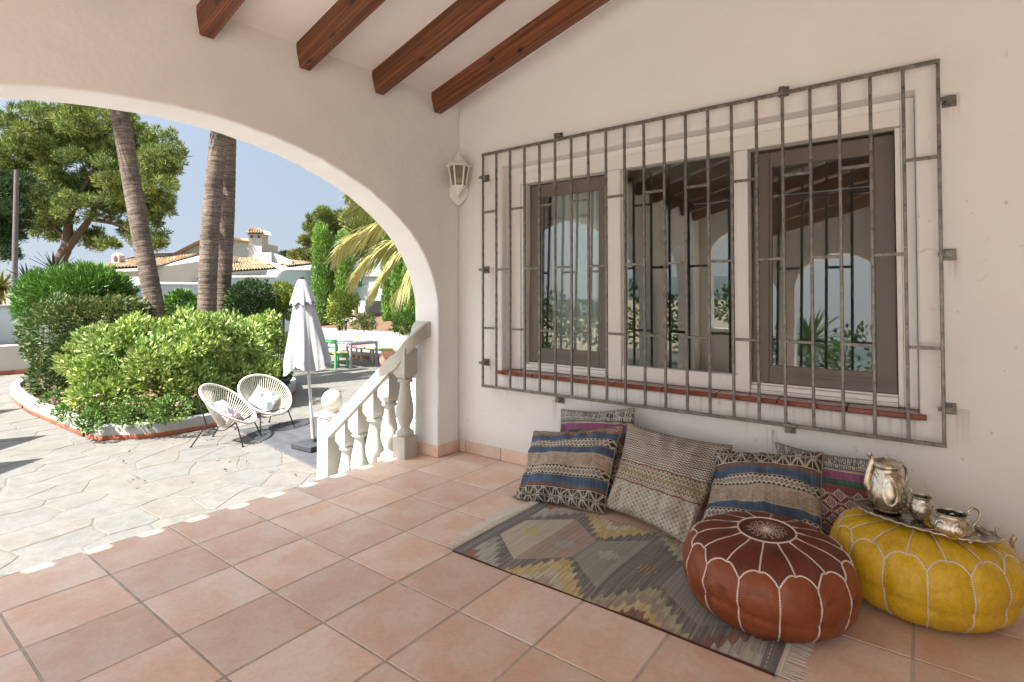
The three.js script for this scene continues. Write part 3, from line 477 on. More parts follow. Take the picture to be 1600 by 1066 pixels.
const blueTex = canvasTex(1024, 1024, (c, w, h) => {
  const Y = (v) => v * h, band = (a, b, col) => { c.fillStyle = col; c.fillRect(0, Y(a), w, Y(b - a) + 1); }, ink = '#2b2523', cr = '#d3cabb';
  band(0, 1, ink); band(0, 0.10, '#8f7866');
  const r = rngOf(4); for (let i = 0; i < 900; i++) { c.fillStyle = ['#5b4436', '#b9a58f', '#705a49', '#3b2e28'][Math.floor(r() * 4)]; c.fillRect(r() * w, r() * Y(0.095), 8, 3); }
  zig(c, Y(0.05), 34, 52, w, 9, ink, 10); zig(c, Y(0.05), 20, 52, w, 6, cr, 10);
  band(0.095, 0.105, '#7a4a35'); band(0.105, 0.18, '#3a5378'); band(0.295, 0.375, '#3a5378'); band(0.655, 0.755, '#3a5378'); band(0.755, 0.785, '#7c4c38');
  for (const [a, b] of [[0.18, 0.295], [0.535, 0.655]]) { const m = Y((a + b) / 2), q = Y(b - a) / 2; band(a, b, ink); c.fillStyle = cr; c.fillRect(0, Y(a) + 3, w, 6); c.fillRect(0, Y(b) - 9, w, 6); zig(c, m - q * 0.42, 13, 21, w, 16, cr); zig(c, m + q * 0.42, -13, 21, w, 16, cr); c.strokeStyle = cr; c.lineWidth = 5; for (let x = 21; x < w; x += 42) { c.beginPath(); c.moveTo(x - 42 / 2, m - 11); c.lineTo(x - 8, m); c.lineTo(x - 21, m + 11); c.lineTo(x - 34, m); c.closePath(); c.stroke(); } }
  band(0.375, 0.535, '#b69f8b'); for (let i = 0; i < 5200; i++) { const x = r() * w, y = Y(0.38 + 0.15 * r()); c.fillStyle = r() < 0.6 ? '#cfc0ae' : '#8d7763'; c.fillRect(x, y, 4 + r() * 5, 3); }
  c.strokeStyle = '#8a7462'; c.lineWidth = 4; for (let k = 0; k < 7; k++) for (let q = 1; q < 4; q++) { const x = 70 + k * 146, y = Y(0.455), s = q * 20; c.beginPath(); c.moveTo(x, y - s); c.lineTo(x + s * 1.1, y); c.lineTo(x, y + s); c.lineTo(x - s * 1.1, y); c.closePath(); c.stroke(); }
  c.fillStyle = '#d9cebd'; for (let x = 0; x < w; x += 14) { c.fillRect(x, Y(0.378), 8, 6); c.fillRect(x, Y(0.524), 8, 6); }
  band(0.785, 1, '#2e2725'); const D = 128, ch = Y(0.215); for (let row = 0; row < 2; row++) for (let x = -D; x < w + D; x += D) { const x0 = x + (row ? D / 2 : 0), y0 = Y(0.79) + row * ch / 2, hh = ch / 2; const tri = (dx, up) => { c.strokeStyle = '#cfc6b8'; c.lineWidth = 8; c.beginPath(); const yy = up ? y0 + 6 : y0 + hh - 6, y2 = up ? y0 + hh - 8 : y0 + 8; c.moveTo(x0 + dx, yy); c.lineTo(x0 + dx + D * 0.40, y2); c.lineTo(x0 + dx - D * 0.40, y2); c.closePath(); c.stroke(); c.lineWidth = 6; c.beginPath(); c.moveTo(x0 + dx, yy); c.lineTo(x0 + dx, y2); c.stroke(); }; tri(0, true); tri(D / 2, false); }
  c.fillStyle = 'rgba(45,85,125,0.8)'; for (let i = 0; i < 90; i++) c.fillRect(r() * w, Y(0.885 + r() * 0.02), 18, 4);
  c.fillStyle = 'rgba(255,248,235,0.10)'; c.fillRect(0, 0, w, h); weaveNoise(c, w, h, 31);
});
const chevTex = canvasTex(1024, 1024, (c, w, h) => {
  const Y = (v) => v * h; c.fillStyle = '#d6cdbf'; c.fillRect(0, 0, w, h);
  for (let y = 0, k = 0; y < Y(0.42); y += 27, k++) zig(c, y, 9, 21, w, 9.5, k % 3 ? '#55525e' : '#3f3c42', 0);
  zig(c, Y(0.185), 4, 26, w, 8, '#6b4a3a');
  c.fillStyle = '#b3a68f'; c.fillRect(0, Y(0.42), w, Y(0.21));
  const tri = (y0, hh) => { for (let x = 0; x < w + 46; x += 46) { c.strokeStyle = '#d6ccb9'; c.lineWidth = 6; c.beginPath(); c.moveTo(x, y0 + hh); c.lineTo(x + 23, y0); c.lineTo(x + 46, y0 + hh); c.stroke(); c.fillStyle = '#4b4238'; c.beginPath(); c.moveTo(x + 12, y0 + 5); c.lineTo(x - 12, y0 + 5); c.lineTo(x, y0 + 26); c.fill(); c.strokeStyle = '#8b7f6b'; c.lineWidth = 3; for (let q = 1; q < 4; q++) { c.beginPath(); c.moveTo(x + 23 - q * 5, y0 + hh); c.lineTo(x + 23, y0 + q * 10); c.lineTo(x + 23 + q * 5, y0 + hh); c.stroke(); } } };
  tri(Y(0.43), 40); tri(Y(0.475), 40); tri(Y(0.54), 40); tri(Y(0.58), 40);
  c.fillStyle = '#4d463e'; for (const v of [0.471, 0.517, 0.535, 0.577]) c.fillRect(0, Y(v), w, 4);
  const line = (v, col, t) => { c.fillStyle = col; for (let x = 0; x < w; x += 9) c.fillRect(x, Y(v) + 4 * Math.sin(x * 0.03) + ((x / 9) % 2) * 3, 11, t); };
  line(0.418, '#7c2f33', 12); line(0.522, '#b09c3f', 11); line(0.628, '#7c2f33', 13);
  c.fillStyle = '#d2c9b8'; c.fillRect(0, Y(0.645), w, h);
  c.strokeStyle = '#4f4a44'; c.lineWidth = 3.5; const s = 56; for (let k = -30; k < 60; k++) { c.setLineDash([9, 6]); c.beginPath(); c.moveTo(k * s, Y(0.645)); c.lineTo(k * s + 400, Y(0.645) + 400); c.moveTo(k * s, Y(0.645)); c.lineTo(k * s - 400, Y(0.645) + 400); c.stroke(); } c.setLineDash([]);
  for (let j = 0; j < 18; j++) for (let i = -1; i < 26; i++) { const x = i * s + (j % 2) * s / 2, y = Y(0.645) + j * s / 2; c.fillStyle = (i + j) % 3 ? '#6a645c' : '#2f2b28'; c.beginPath(); c.arc(x, y, 6, 0, 7); c.fill(); }
  c.strokeStyle = 'rgba(60,54,48,0.7)'; c.lineWidth = 3; for (let j = 0; j < 18; j++) for (let i = -1; i < 26; i++) { const x = i * s + (j % 2) * s / 2, y = Y(0.645) + j * s / 2; if ((i + j) % 2) { c.beginPath(); c.arc(x, y, 13, 0, 7); c.stroke(); } }
  c.fillStyle = 'rgba(255,248,235,0.10)'; c.fillRect(0, 0, w, h); weaveNoise(c, w, h, 41);
});
const tealTex = canvasTex(1024, 1024, (c, w, h) => {
  const Y = (v) => v * h; c.fillStyle = '#c3c0b6'; c.fillRect(0, 0, w, h);
  c.fillStyle = '#3c4a57'; const r = rngOf(61); for (let k = 0; k < 3; k++) for (let x = 0; x < w; x += 19) if (r() < 0.86) c.fillRect(x + r() * 4, Y(0.01 + k * 0.052) + r() * 6, 9, 36 + r() * 12);
  c.lineWidth = 8; c.strokeStyle = '#33414e'; for (let x = 40; x < w; x += 170) { c.strokeRect(x, Y(0.06), 40, 44); c.beginPath(); c.arc(x + 100, Y(0.08), 20, 0, 7); c.stroke(); }
  c.fillStyle = '#44586b'; c.fillRect(0, 0, w, 10); c.fillRect(0, Y(0.155), w, 16);
  c.fillStyle = '#a59a45'; c.fillRect(0, Y(0.175), w, 10); c.fillStyle = '#d5cfc2'; c.fillRect(0, Y(0.187), w, 5);
  c.fillStyle = '#8f4677'; c.fillRect(0, Y(0.193), w, Y(0.09)); c.fillStyle = '#2a5142'; c.fillRect(0, Y(0.283), w, Y(0.075));
  c.fillStyle = '#7b2a36'; c.fillRect(0, Y(0.358), w, h);
  const s = 150; for (let j = 0; j < 7; j++) for (let i = -1; i < 8; i++) { const x = i * s * 1.15 + (j % 2) * s * 0.575 + 40, y = Y(0.45) + j * s * 0.6; c.fillStyle = '#c9bba9'; c.beginPath(); c.moveTo(x, y - s * 0.46); c.lineTo(x + s * 0.46, y); c.lineTo(x, y + s * 0.46); c.lineTo(x - s * 0.46, y); c.fill(); c.fillStyle = '#3c3236'; c.beginPath(); c.arc(x, y, 36, 0, 7); c.fill(); c.fillStyle = '#c9bba9'; c.beginPath(); c.arc(x, y, 27, 0, 7); c.fill(); c.fillStyle = j % 3 === 1 && i % 2 ? '#4a4a6b' : '#8a2b38'; c.beginPath(); c.arc(x, y, 19, 0, 7); c.fill(); c.fillStyle = '#d8ccba'; c.beginPath(); c.arc(x, y, 8, 0, 7); c.fill();
    c.fillStyle = '#3c3236'; for (let a = 0; a < 12; a++) { c.beginPath(); c.arc(x + 50 * Math.cos(a * 0.5236), y + 50 * Math.sin(a * 0.5236), 5, 0, 7); c.fill(); }
    c.strokeStyle = '#c9bba9'; c.lineWidth = 5; c.beginPath(); c.arc(x + s * 0.575, y, 18, 0, 7); c.stroke(); c.beginPath(); c.arc(x + s * 0.575, y, 7, 0, 7); c.stroke(); c.strokeStyle = '#3c2a2c'; c.beginPath(); c.arc(x + s * 0.575, y + 30, 12, 3.3, 6.2); c.arc(x + s * 0.575, y - 30, 12, 0.2, 3); c.stroke(); }
  c.fillStyle = 'rgba(255,248,235,0.10)'; c.fillRect(0, 0, w, h); weaveNoise(c, w, h, 51);
});
const clothBump = tex(128, (u, v) => { const f = 0.5 + 0.25 * Math.sin(u * 2 * Math.PI * 32) + 0.25 * Math.sin(v * 2 * Math.PI * 32); return [f, f, f]; }, { srgb: false });
function cushion(label, group, map, c4, th, seed, flip = false, nf = 4) {
  const [TL, TR, BL, BR] = c4, o = thing('floor_cushion', label, 'cushion', TL.clone().add(BR).multiplyScalar(0.5), 0, group);
  const r = o.position.clone(), n = TR.clone().sub(TL).cross(TL.clone().sub(BL)).normalize(); if (n.z < 0) n.negate();
  const mat = std(0xffffff, 0.95, { map, bumpMap: rep(clothBump, 5), bumpScale: 0.0012 });
  const side = (sg) => grid(56, 56, (a, b) => {
    const u = a * 2 - 1, v = b * 2 - 1, pu = u * (1 - 0.075 * (1 - v * v) * Math.abs(u)), pv = v * (1 - 0.075 * (1 - u * u) * Math.abs(v));
    const s = (pu + 1) / 2, t = (pv + 1) / 2, p = BL.clone().lerp(BR, s).lerp(TL.clone().lerp(TR, s), t);
    const e = Math.pow(Math.max(0, (1 - u * u) * (1 - v * v)), 0.40);
    const w = (fbm(a * nf + seed * 3.7, b * nf + seed, 64, 3, seed) - 0.5), rad = Math.max(Math.abs(u), Math.abs(v));
    const pl = 0.013 * Math.sin(10 * Math.atan2(v, u) + 3 * Math.sin(seed + 3 * u)) * smooth(0.55, 0.85, rad) * (1 - smooth(0.9, 1, rad));
    p.addScaledVector(n, sg * (th * 1.12 * e + (0.06 * w + pl * 1.4) * Math.min(1, e * 1.6)) + 0.012 * Math.sin(a * 7 + seed) * Math.sin(b * 6 + seed));
    if (p.y < 0.012) p.y = 0.012 + (p.y - 0.012) * 0.06;
    return p.sub(r);
  });
  const f = side(1), k = side(-1);
  if (flip) for (const g of [f, k]) { const uv = g.attributes.uv; for (let i = 0; i < uv.count; i++) uv.setY(i, 1 - uv.getY(i)); }
  const ix = k.index.array; for (let i = 0; i < ix.length; i += 3) { const q = ix[i]; ix[i] = ix[i + 1]; ix[i + 1] = q; } k.computeVertexNormals();
  part('cover', f, mat, o); part('back_cover', k, mat, o);
  const ring = []; const N = 80; for (let i = 0; i < N; i++) { const q = i / N * 4, e = Math.floor(q), w = (q - e) * 2 - 1, [u, v] = [[w, -1], [1, w], [-w, 1], [-1, -w]][e]; const pu = u * (1 - 0.075 * (1 - v * v) * Math.abs(u)), pv = v * (1 - 0.075 * (1 - u * u) * Math.abs(v)), s = (pu + 1) / 2, t = (pv + 1) / 2, p = BL.clone().lerp(BR, s).lerp(TL.clone().lerp(TR, s), t).addScaledVector(n, 0.012 * Math.sin((u + 1) / 2 * 7 + seed) * Math.sin((v + 1) / 2 * 6 + seed)); if (p.y < 0.012) p.y = 0.012; ring.push(p.sub(r)); }
  part('seam', new THREE.TubeGeometry(new THREE.CatmullRomCurve3(ring, true, 'catmullrom', 0.2), 160, 0.0035, 5, true), std(0x9c8d7b, 0.95), o);
  return o;
}
cushion('striped cushion with teal, pink and green bands standing at the back left against the wall', 'woven floor cushions', tealTex, [onZ(878, 640, 0.09), onZ(993, 638, 0.10), V(0.93, 0.03, 0.28), V(1.44, 0.03, 0.26)], 0.06, 1);
cushion('blue, black and white banded cushion, leftmost, on the end of the rug', 'woven floor cushions', blueTex, [onZ(836, 675, 0.27), onZ(974, 667, 0.24), onZ(802, 787, 0.50), onZ(945, 806, 0.40)], 0.085, 2);
cushion('large cream cushion with dark zigzags and red trim lines in the middle of the row', 'woven floor cushions', chevTex, [onZ(981, 661, 0.20), onZ(1145, 697, 0.12), onZ(945, 792, 0.36), onZ(1074, 852, 0.50)], 0.085, 3);
cushion('red diamond cushion with pink and green bands behind the silver coffee pot', 'woven floor cushions', tealTex, [onZ(1212, 692, 0.08), onZ(1385, 722, 0.08), V(2.17, 0.03, 0.24), V(2.60, 0.03, 0.20)], 0.06, 5);
cushion('blue, black and white banded cushion leaning right behind the brown leather pouf', 'woven floor cushions', blueTex, [onZ(1118, 705, 0.17), onZ(1287, 708, 0.14), V(1.84, 0.03, 0.46), V(2.33, 0.03, 0.36)], 0.075, 4, true);

// ------------------------------------------------------------------ leather poufs
const stitchTex = canvasTex(64, 32, (c, w, h) => { c.fillStyle = '#b7a28f'; c.fillRect(0, 0, w, h); c.fillStyle = '#f1e8de'; for (let i = -2; i < 6; i++) { c.beginPath(); c.moveTo(i * 16, 0); c.lineTo(i * 16 + 11, 0); c.lineTo(i * 16 + 21, h); c.lineTo(i * 16 + 10, h); c.fill(); } });
const stitchM = std(0xffffff, 0.85, { map: stitchTex });
function cord(pts, r, mat, closed = false) { const c = new THREE.CatmullRomCurve3(pts, closed), g = new THREE.TubeGeometry(c, pts.length * 4, r, 6, closed), L = c.getLength(), uv = g.attributes.uv; for (let i = 0; i < uv.count; i++) uv.setXY(i, uv.getX(i) * L * 36, uv.getY(i)); return g; }
function leather(base, dark, light, seed) { return tex(512, (u, v) => { const a = fbm(u * 4, v * 3, 4, 5, seed), b = fbm(u * 9, v * 9, 9, 4, seed + 9), k = fbm(u * 60, v * 60, 60, 2, seed + 20), st = fbm(u * 30, v * 4, 30, 3, seed + 30); let c = mixc(base, dark, smooth(0.52, 0.8, a) * 0.8); c = mixc(c, light, smooth(0.52, 0.78, b) * 0.55); const m = 0.9 + 0.12 * k + 0.1 * (st - 0.5); return c.map((q) => q * m); }); }
const PROF = new THREE.CatmullRomCurve3([[0, 0], [0.4, 0.0], [0.70, 0.004], [0.80, 0.03], [0.93, 0.17], [1, 0.42], [0.985, 0.62], [0.89, 0.81], [0.70, 0.93], [0.45, 0.985], [0.22, 1.0], [0, 1.0]].map(([a, b]) => V(a, b, 0)), false, 'catmullrom', 0.5);
const PL = PROF.getSpacedPoints(400);
const profAt = (t) => { const f = clamp(t) * 400, i = Math.min(399, Math.floor(f)); return PL[i].clone().lerp(PL[i + 1], f - i); };
const tOfY = (y) => { for (let i = 60; i < 400; i++) if (PL[i].y >= y) return i / 400; return 1; };
const tOfR = (r) => { for (let i = 400; i > 200; i--) if (PL[i].x >= r) return i / 400; return 0.5; };
function pouf(label, cx, cz, R, H, N, turn, sideM, topM, discM, seed, lean = 0) {
  const o = thing('leather_pouf', label, 'pouf', [cx, 0.008, cz], turn);
  const tv = tOfY(0.74), tp = tOfY(0.86), td = tOfR(0.33), w = 2 * Math.PI / N;
  const S = (th, t, lift = 0) => { // surface with pillowed panels
    const p = profAt(t), f = th / w - Math.floor(th / w), seamSide = 1 - Math.pow(Math.abs(2 * f - 1), 3), g = (th / w + 0.5) - Math.floor(th / w + 0.5), seamTop = 1 - Math.pow(Math.abs(2 * g - 1), 3);
    const onTop = smooth(tv, tp, t), amp = smooth(0.16, 0.34, t) * (1 - smooth(td - 0.05, td, t));
    const puff = (lerp(seamSide, seamTop, onTop) - 0.7) * amp;
    const fold = -0.022 * Math.exp(-Math.pow((p.y - 0.36 - 0.05 * Math.sin(th * 2 + seed)) / 0.05, 2)) * smooth(0.3, 0.6, vnoise(th * 2, seed, 9999, 3));
    const nz = 0.05 * (fbm(th * 2.2 + seed, t * 7, 9999, 3, seed) - 0.5) * amp;
    const pk = 0.006 * Math.pow(1 - lerp(seamSide, seamTop, onTop), 0.7) * Math.sin(t * 170 + 5 * Math.sin(th * 7)) * amp + 0.010 * (fbm(th * 7 + seed * 2, t * 22, 9999, 2, seed + 5) - 0.5) * amp;
    const r = p.x * R * (1 + 0.035 * puff * (1 - onTop) + fold + nz + pk) + lift * p.x, y = (p.y + 0.035 * puff * onTop + 0.02 * Math.sin(th + seed) * p.y) * H + lift * Math.max(0, p.y * 2 - 1);
    return V(r * Math.cos(th) + lean * p.y * H, y, r * Math.sin(th));
  };
  const sheet = (t0, t1, n, fnU) => { const g = grid(N * 12, n, (u, v) => S(u * Math.PI * 2, lerp(t0, t1, v)), true); const uv = g.attributes.uv; for (let i = 0; i < uv.count; i++) uv.setXY(i, uv.getX(i) * 4, uv.getY(i) * fnU); const ix = g.index.array; for (let i = 0; i < ix.length; i += 3) { const q = ix[i]; ix[i] = ix[i + 1]; ix[i + 1] = q; } g.computeVertexNormals(); return g; };
  // side panels end in an arched zigzag; the petals of the top fill the rest
  const arch = (th) => { const f = th / w - Math.floor(th / w); return lerp(tv, tp, Math.pow(Math.sin(Math.PI * f), 0.75)); };
  const body = grid(N * 12, 46, (u, v) => S(u * Math.PI * 2, lerp(0.02, arch(u * Math.PI * 2), v)), true), cap = grid(N * 12, 22, (u, v) => S(u * Math.PI * 2, lerp(arch(u * Math.PI * 2), td, v)), true), disc = grid(64, 8, (u, v) => S(u * Math.PI * 2, lerp(td, 1, v)), true);
  for (const g of [body, cap, disc]) { const ix = g.index.array; for (let i = 0; i < ix.length; i += 3) { const q = ix[i]; ix[i] = ix[i + 1]; ix[i + 1] = q; } g.computeVertexNormals(); const n = g.attributes.normal, nu = g === disc ? 64 : N * 12; for (let j = 0; j * (nu + 1) < n.count; j++) { const a = j * (nu + 1), b = a + nu, v = V().fromBufferAttribute(n, a).add(V().fromBufferAttribute(n, b)).normalize(); n.setXYZ(a, v.x, v.y, v.z); n.setXYZ(b, v.x, v.y, v.z); } }
  { const uv = body.attributes.uv; for (let i = 0; i < uv.count; i++) uv.setXY(i, uv.getX(i) * 4, uv.getY(i) * 1.2); const u2 = cap.attributes.uv; for (let i = 0; i < u2.count; i++) u2.setXY(i, u2.getX(i) * 4, u2.getY(i) * 0.6 + 0.3); const u3 = disc.attributes.uv, p = disc.attributes.position; for (let i = 0; i < u3.count; i++) u3.setXY(i, 0.5 + p.getX(i) / (0.68 * R), 0.5 + p.getZ(i) / (0.68 * R)); }
  part('side', body, sideM, o); part('top', cap, topM, o); part('medallion', disc, discM, o);
  const seams = [], r = 0.0029;
  for (let i = 0; i < N; i++) { const th = i * w, a = []; for (let k = 0; k <= 14; k++) a.push(S(th, lerp(0.22, tv, k / 14), 0.001)); seams.push(cord(a, r)); const b = []; for (let k = 0; k <= 8; k++) b.push(S(th + w / 2, lerp(tp, td, k / 8), 0.001)); seams.push(cord(b, r)); }
  const z = []; for (let k = 0; k < N * 10; k++) { const th = k / 10 * w; z.push(S(th, arch(th), 0.001)); } seams.push(cord(z, r, null, true));
  const d = []; for (let k = 0; k < 48; k++) d.push(S(k / 48 * 2 * Math.PI, td, 0.001)); seams.push(cord(d, r * 1.05, null, true));
  part('stitched_seams', seams, stitchM, o);
  const pip = []; for (let k = 0; k < 48; k++) { const p = S(k / 48 * 2 * Math.PI, 0.262 * 0.72, 0.001); pip.push(p); }
  part('base_piping', new THREE.TubeGeometry(new THREE.CatmullRomCurve3(pip, true), 120, 0.005, 6, true), sideM, o);
  return o;
}
const lr = tex(256, (u, v) => { const f = 0.40 + 0.35 * (fbm(u * 5, v * 5, 5, 4, 201) - 0.5) + 0.1 * fbm(u * 50, v * 50, 50, 2, 205); return [f, f, f]; }, { srgb: false });
const hide = (map, x = 1) => std(0xffffff, 1, { map, roughnessMap: lr, bumpMap: rep(stuccoBump, 3 * x), bumpScale: 0.0016 });
const brownMap = leather([0.57, 0.295, 0.165], [0.42, 0.195, 0.115], [0.65, 0.37, 0.21], 210), brownTop = leather([0.44, 0.20, 0.12], [0.31, 0.13, 0.085], [0.50, 0.24, 0.145], 230);
const medal = canvasTex(512, 512, (c, w, h) => { c.fillStyle = '#562a1d'; c.fillRect(0, 0, w, h); const r = rngOf(14); c.strokeStyle = '#d9cabc'; c.lineCap = 'round'; for (let k = 0; k < 16; k++) { const a0 = k / 16 * 6.283; for (let j = 0; j < 9; j++) { const R = 20 + j * 17, a = a0 + (r() - 0.5) * 0.25, x = 256 + R * Math.cos(a), y = 256 + R * Math.sin(a), b = a + (j % 2 ? 0.9 : -0.9) + (r() - 0.5) * 0.8; c.lineWidth = 6; c.beginPath(); c.moveTo(x, y); c.lineTo(x + 26 * Math.cos(b), y + 26 * Math.sin(b)); c.stroke(); } c.lineWidth = 5; c.beginPath(); c.moveTo(256, 256); c.lineTo(256 + 165 * Math.cos(a0), 256 + 165 * Math.sin(a0)); c.stroke(); } });
pouf('round tan brown leather pouf with white stitching standing on the end of the rug', 2.195, 0.768, 0.283, 0.262, 14, 0.12, hide(brownMap), hide(brownTop), std(0xffffff, 0.6, { map: medal }), 3);
const yelMap = leather([0.90, 0.73, 0.17], [0.82, 0.64, 0.13], [0.94, 0.80, 0.28], 250), yelM = hide(yelMap);
pouf('round mustard yellow leather pouf carrying the silver tray in the corner by the wall', 2.632, 0.385, 0.285, 0.28, 14, 0.3, yelM, yelM, yelM, 8);

// ------------------------------------------------------------------ silver service
const silverMap = tex(512, (u, v) => { const a = fbm(u * 7, v * 7, 7, 5, 301), k = fbm(u * 40, v * 40, 40, 3, 305); let c = mixc([0.84, 0.81, 0.755], [0.72, 0.68, 0.61], smooth(0.42, 0.7, a)); c = mixc(c, [0.38, 0.33, 0.27], smooth(0.62, 0.85, k) * 0.3); return c; });
const silverR = tex(256, (u, v) => { const f = 0.14 + 0.24 * fbm(u * 9, v * 9, 9, 4, 311); return [f, f, f]; }, { srgb: false });
const chase = tex(512, (u, v) => { const f = 0.5 + 0.25 * Math.sin(u * 2 * Math.PI * 24 + 6 * fbm(u * 8, v * 8, 8, 3, 321)) * Math.sin(v * 2 * Math.PI * 18 + 6 * fbm(u * 8, v * 8, 8, 3, 325)) + 0.25 * fbm(u * 50, v * 50, 50, 2, 329); return [f, f, f]; }, { srgb: false });
const silver = std(0xffffff, 1, { metalness: 0.95, map: silverMap, roughnessMap: silverR, bumpMap: chase, bumpScale: 0.0004 });
const silverPlain = std(0xd8d2c6, 1, { metalness: 0.95, map: silverMap, roughnessMap: rep(silverR, 2) });
const pewter = std(0x55504a, 0.6, { metalness: 0.7, map: silverMap });
function vessel(prof, lobes, amp, y0, y1, seed = 0) { // turned body with raised oval panels
  const cv = new THREE.CatmullRomCurve3(prof.map(([r, y]) => V(r, y, 0))), n = 72, pl = cv.getSpacedPoints(n);
  const g = grid(lobes * 16, n, (u, v) => { const p = pl[Math.round(v * n)], th = u * 2 * Math.PI, f = (u * lobes) % 1, t = clamp((p.y - y0) / (y1 - y0)), d = Math.hypot((f - 0.5) / 0.44, (t - 0.5) / 0.5); const ringA = Math.exp(-Math.pow((d - 0.92) / 0.10, 2)), boss = 0.5 * Math.exp(-Math.pow((d - 0.45) / 0.14, 2)), dome = 0.5 * (1 - smooth(0.2, 1, d)); const on = p.y > y0 && p.y < y1 ? 1 : 0; const r = p.x + amp * on * (ringA + boss * (seed ? 1 : 0.3) + dome) + amp * 0.8 * Math.cos(th * lobes) * -0.4 * smooth(y0, (y0 + y1) / 2, p.y) * (1 - smooth(y1, y1 + 0.02, p.y)); return V(r * Math.cos(th), p.y, -r * Math.sin(th)); }, true);
  const uv = g.attributes.uv; for (let i = 0; i < uv.count; i++) uv.setXY(i, uv.getX(i) * 3, uv.getY(i) * 1.5); return g;
}
const TRAY = { x: 2.640, z: 0.425, y: 0.288, a: 0.215, b: 0.108, turn: -0.27 };
{
  const t = thing('silver_tray', 'oval silver tray with a scrolled rim on top of the yellow pouf', 'tray', [TRAY.x, TRAY.y, TRAY.z], TRAY.turn);
  const f = (u, v) => { const th = u * 2 * Math.PI, k = 1 + (v > 0.88 ? 0.018 * Math.abs(Math.sin(th * 9)) : 0), y = 0.012 * smooth(0.74, 0.9, v) + 0.004 * smooth(0.93, 0.97, v) * (0.6 + 0.4 * Math.sin(th * 36)) - 0.004 * smooth(0.975, 1, v); return V(TRAY.a * v * k * Math.cos(th), y, -TRAY.b * (v * k) * Math.sin(th)); };
  part('plate', grid(144, 40, f, true), std(0xbfbab2, 1, { metalness: 0.95, map: silverMap, roughnessMap: silverR, side: THREE.DoubleSide }), t);
  const rim = []; for (let k = 0; k < 144; k++) { const p = f(k / 144, 0.99); rim.push(p.add(V(0, 0.003, 0))); } part('rim', new THREE.TubeGeometry(new THREE.CatmullRomCurve3(rim, true), 288, 0.004, 6, true), silver, t);
  for (const a of [0.4, 2.7, 3.6, 5.8]) part('foot', new THREE.SphereGeometry(0.010, 10, 8).translate(TRAY.a * 0.75 * Math.cos(a), -0.004, -TRAY.b * 0.75 * Math.sin(a)), silver, t);
}
const onTray = (px, py) => onY(px, py, TRAY.y + 0.004);
{
  const p = onTray(1387, 797), t = thing('coffee_pot', 'tall embossed silver coffee pot at the left end of the tray', 'coffee pot', p, 0.2);
  part('body', vessel([[0.001, 0.001], [0.042, 0.001], [0.046, 0.006], [0.046, 0.012], [0.056, 0.022], [0.063, 0.045], [0.063, 0.07], [0.057, 0.105], [0.049, 0.135], [0.044, 0.155], [0.044, 0.162], [0.047, 0.168]], 6, 0.003, 0.028, 0.148), silver, t);
  part('lid', [vessel([[0.048, 0.167], [0.047, 0.172], [0.040, 0.182], [0.026, 0.190], [0.010, 0.194], [0.001, 0.195]], 8, 0.001, 0.17, 0.19), new THREE.LatheGeometry([[0, 0.193], [0.009, 0.194], [0.004, 0.199], [0.006, 0.204], [0.0, 0.211]].map(([a, b]) => new THREE.Vector2(a, b)), 16)], silver, t);
  const dl = onTray(1340, 792).sub(p).setY(0).normalize().applyAxisAngle(V(0, 1, 0), -0.2);
  const q = (r, y) => V(dl.x * r, y, dl.z * r);
  const cv = new THREE.CatmullRomCurve3([q(0.052, 0.06), q(0.066, 0.085), q(0.063, 0.125), q(0.054, 0.16), q(0.048, 0.188), q(0.058, 0.205)]);
  const spout = grid(14, 40, (u, v) => { const c = cv.getPoint(v), tn = cv.getTangent(v), s = V(0, 1, 0).cross(q(1, 0)).normalize(), w = tn.clone().cross(s), r = lerp(0.017, 0.008, Math.pow(v, 0.6)) + 0.004 * smooth(0.93, 1, v); return c.clone().addScaledVector(s, r * Math.cos(u * 6.2832)).addScaledVector(w, r * Math.sin(u * 6.2832)); }, true);
  part('spout', spout, silver, t);
  const hd = p.clone().sub(EYE).setY(0).normalize().applyAxisAngle(V(0, 1, 0), -0.75 - 0.2), h = (r, y) => V(hd.x * r, y, hd.z * r);
  part('handle', [tube([h(0.046, 0.155), h(0.07, 0.165), h(0.088, 0.145), h(0.088, 0.105), h(0.072, 0.07), h(0.058, 0.055)], 0.0055, 30, 8), new THREE.SphereGeometry(0.009, 10, 8).translate(h(0.066, 0.17).x, 0.168, h(0.066, 0.17).z)], silver, t);
}
{
  const p = onTray(1441, 811), t = thing('cream_jug', 'small silver cream jug between the coffee pot and the sugar bowl', 'jug', p, 0.6);
  part('body', vessel([[0.001, 0.001], [0.026, 0.001], [0.029, 0.006], [0.033, 0.014], [0.037, 0.03], [0.036, 0.045], [0.031, 0.065], [0.029, 0.076], [0.031, 0.082], [0.0295, 0.083], [0.028, 0.076], [0.029, 0.05]], 5, 0.002, 0.012, 0.066, 1), silver, t);
  const d = onTray(1400, 800).sub(p).setY(0).normalize().applyAxisAngle(V(0, 1, 0), -0.6), q = (r, y) => V(d.x * r, y, d.z * r);
  part('handle', tube([q(0.028, 0.076), q(0.032, 0.096), q(0.045, 0.102), q(0.058, 0.085), q(0.055, 0.055), q(0.036, 0.03)], 0.0038, 26, 8), silver, t);
  part('inside', new THREE.CircleGeometry(0.0275, 32).rotateX(-Math.PI / 2).translate(0, 0.055, 0), pewter, t);
}
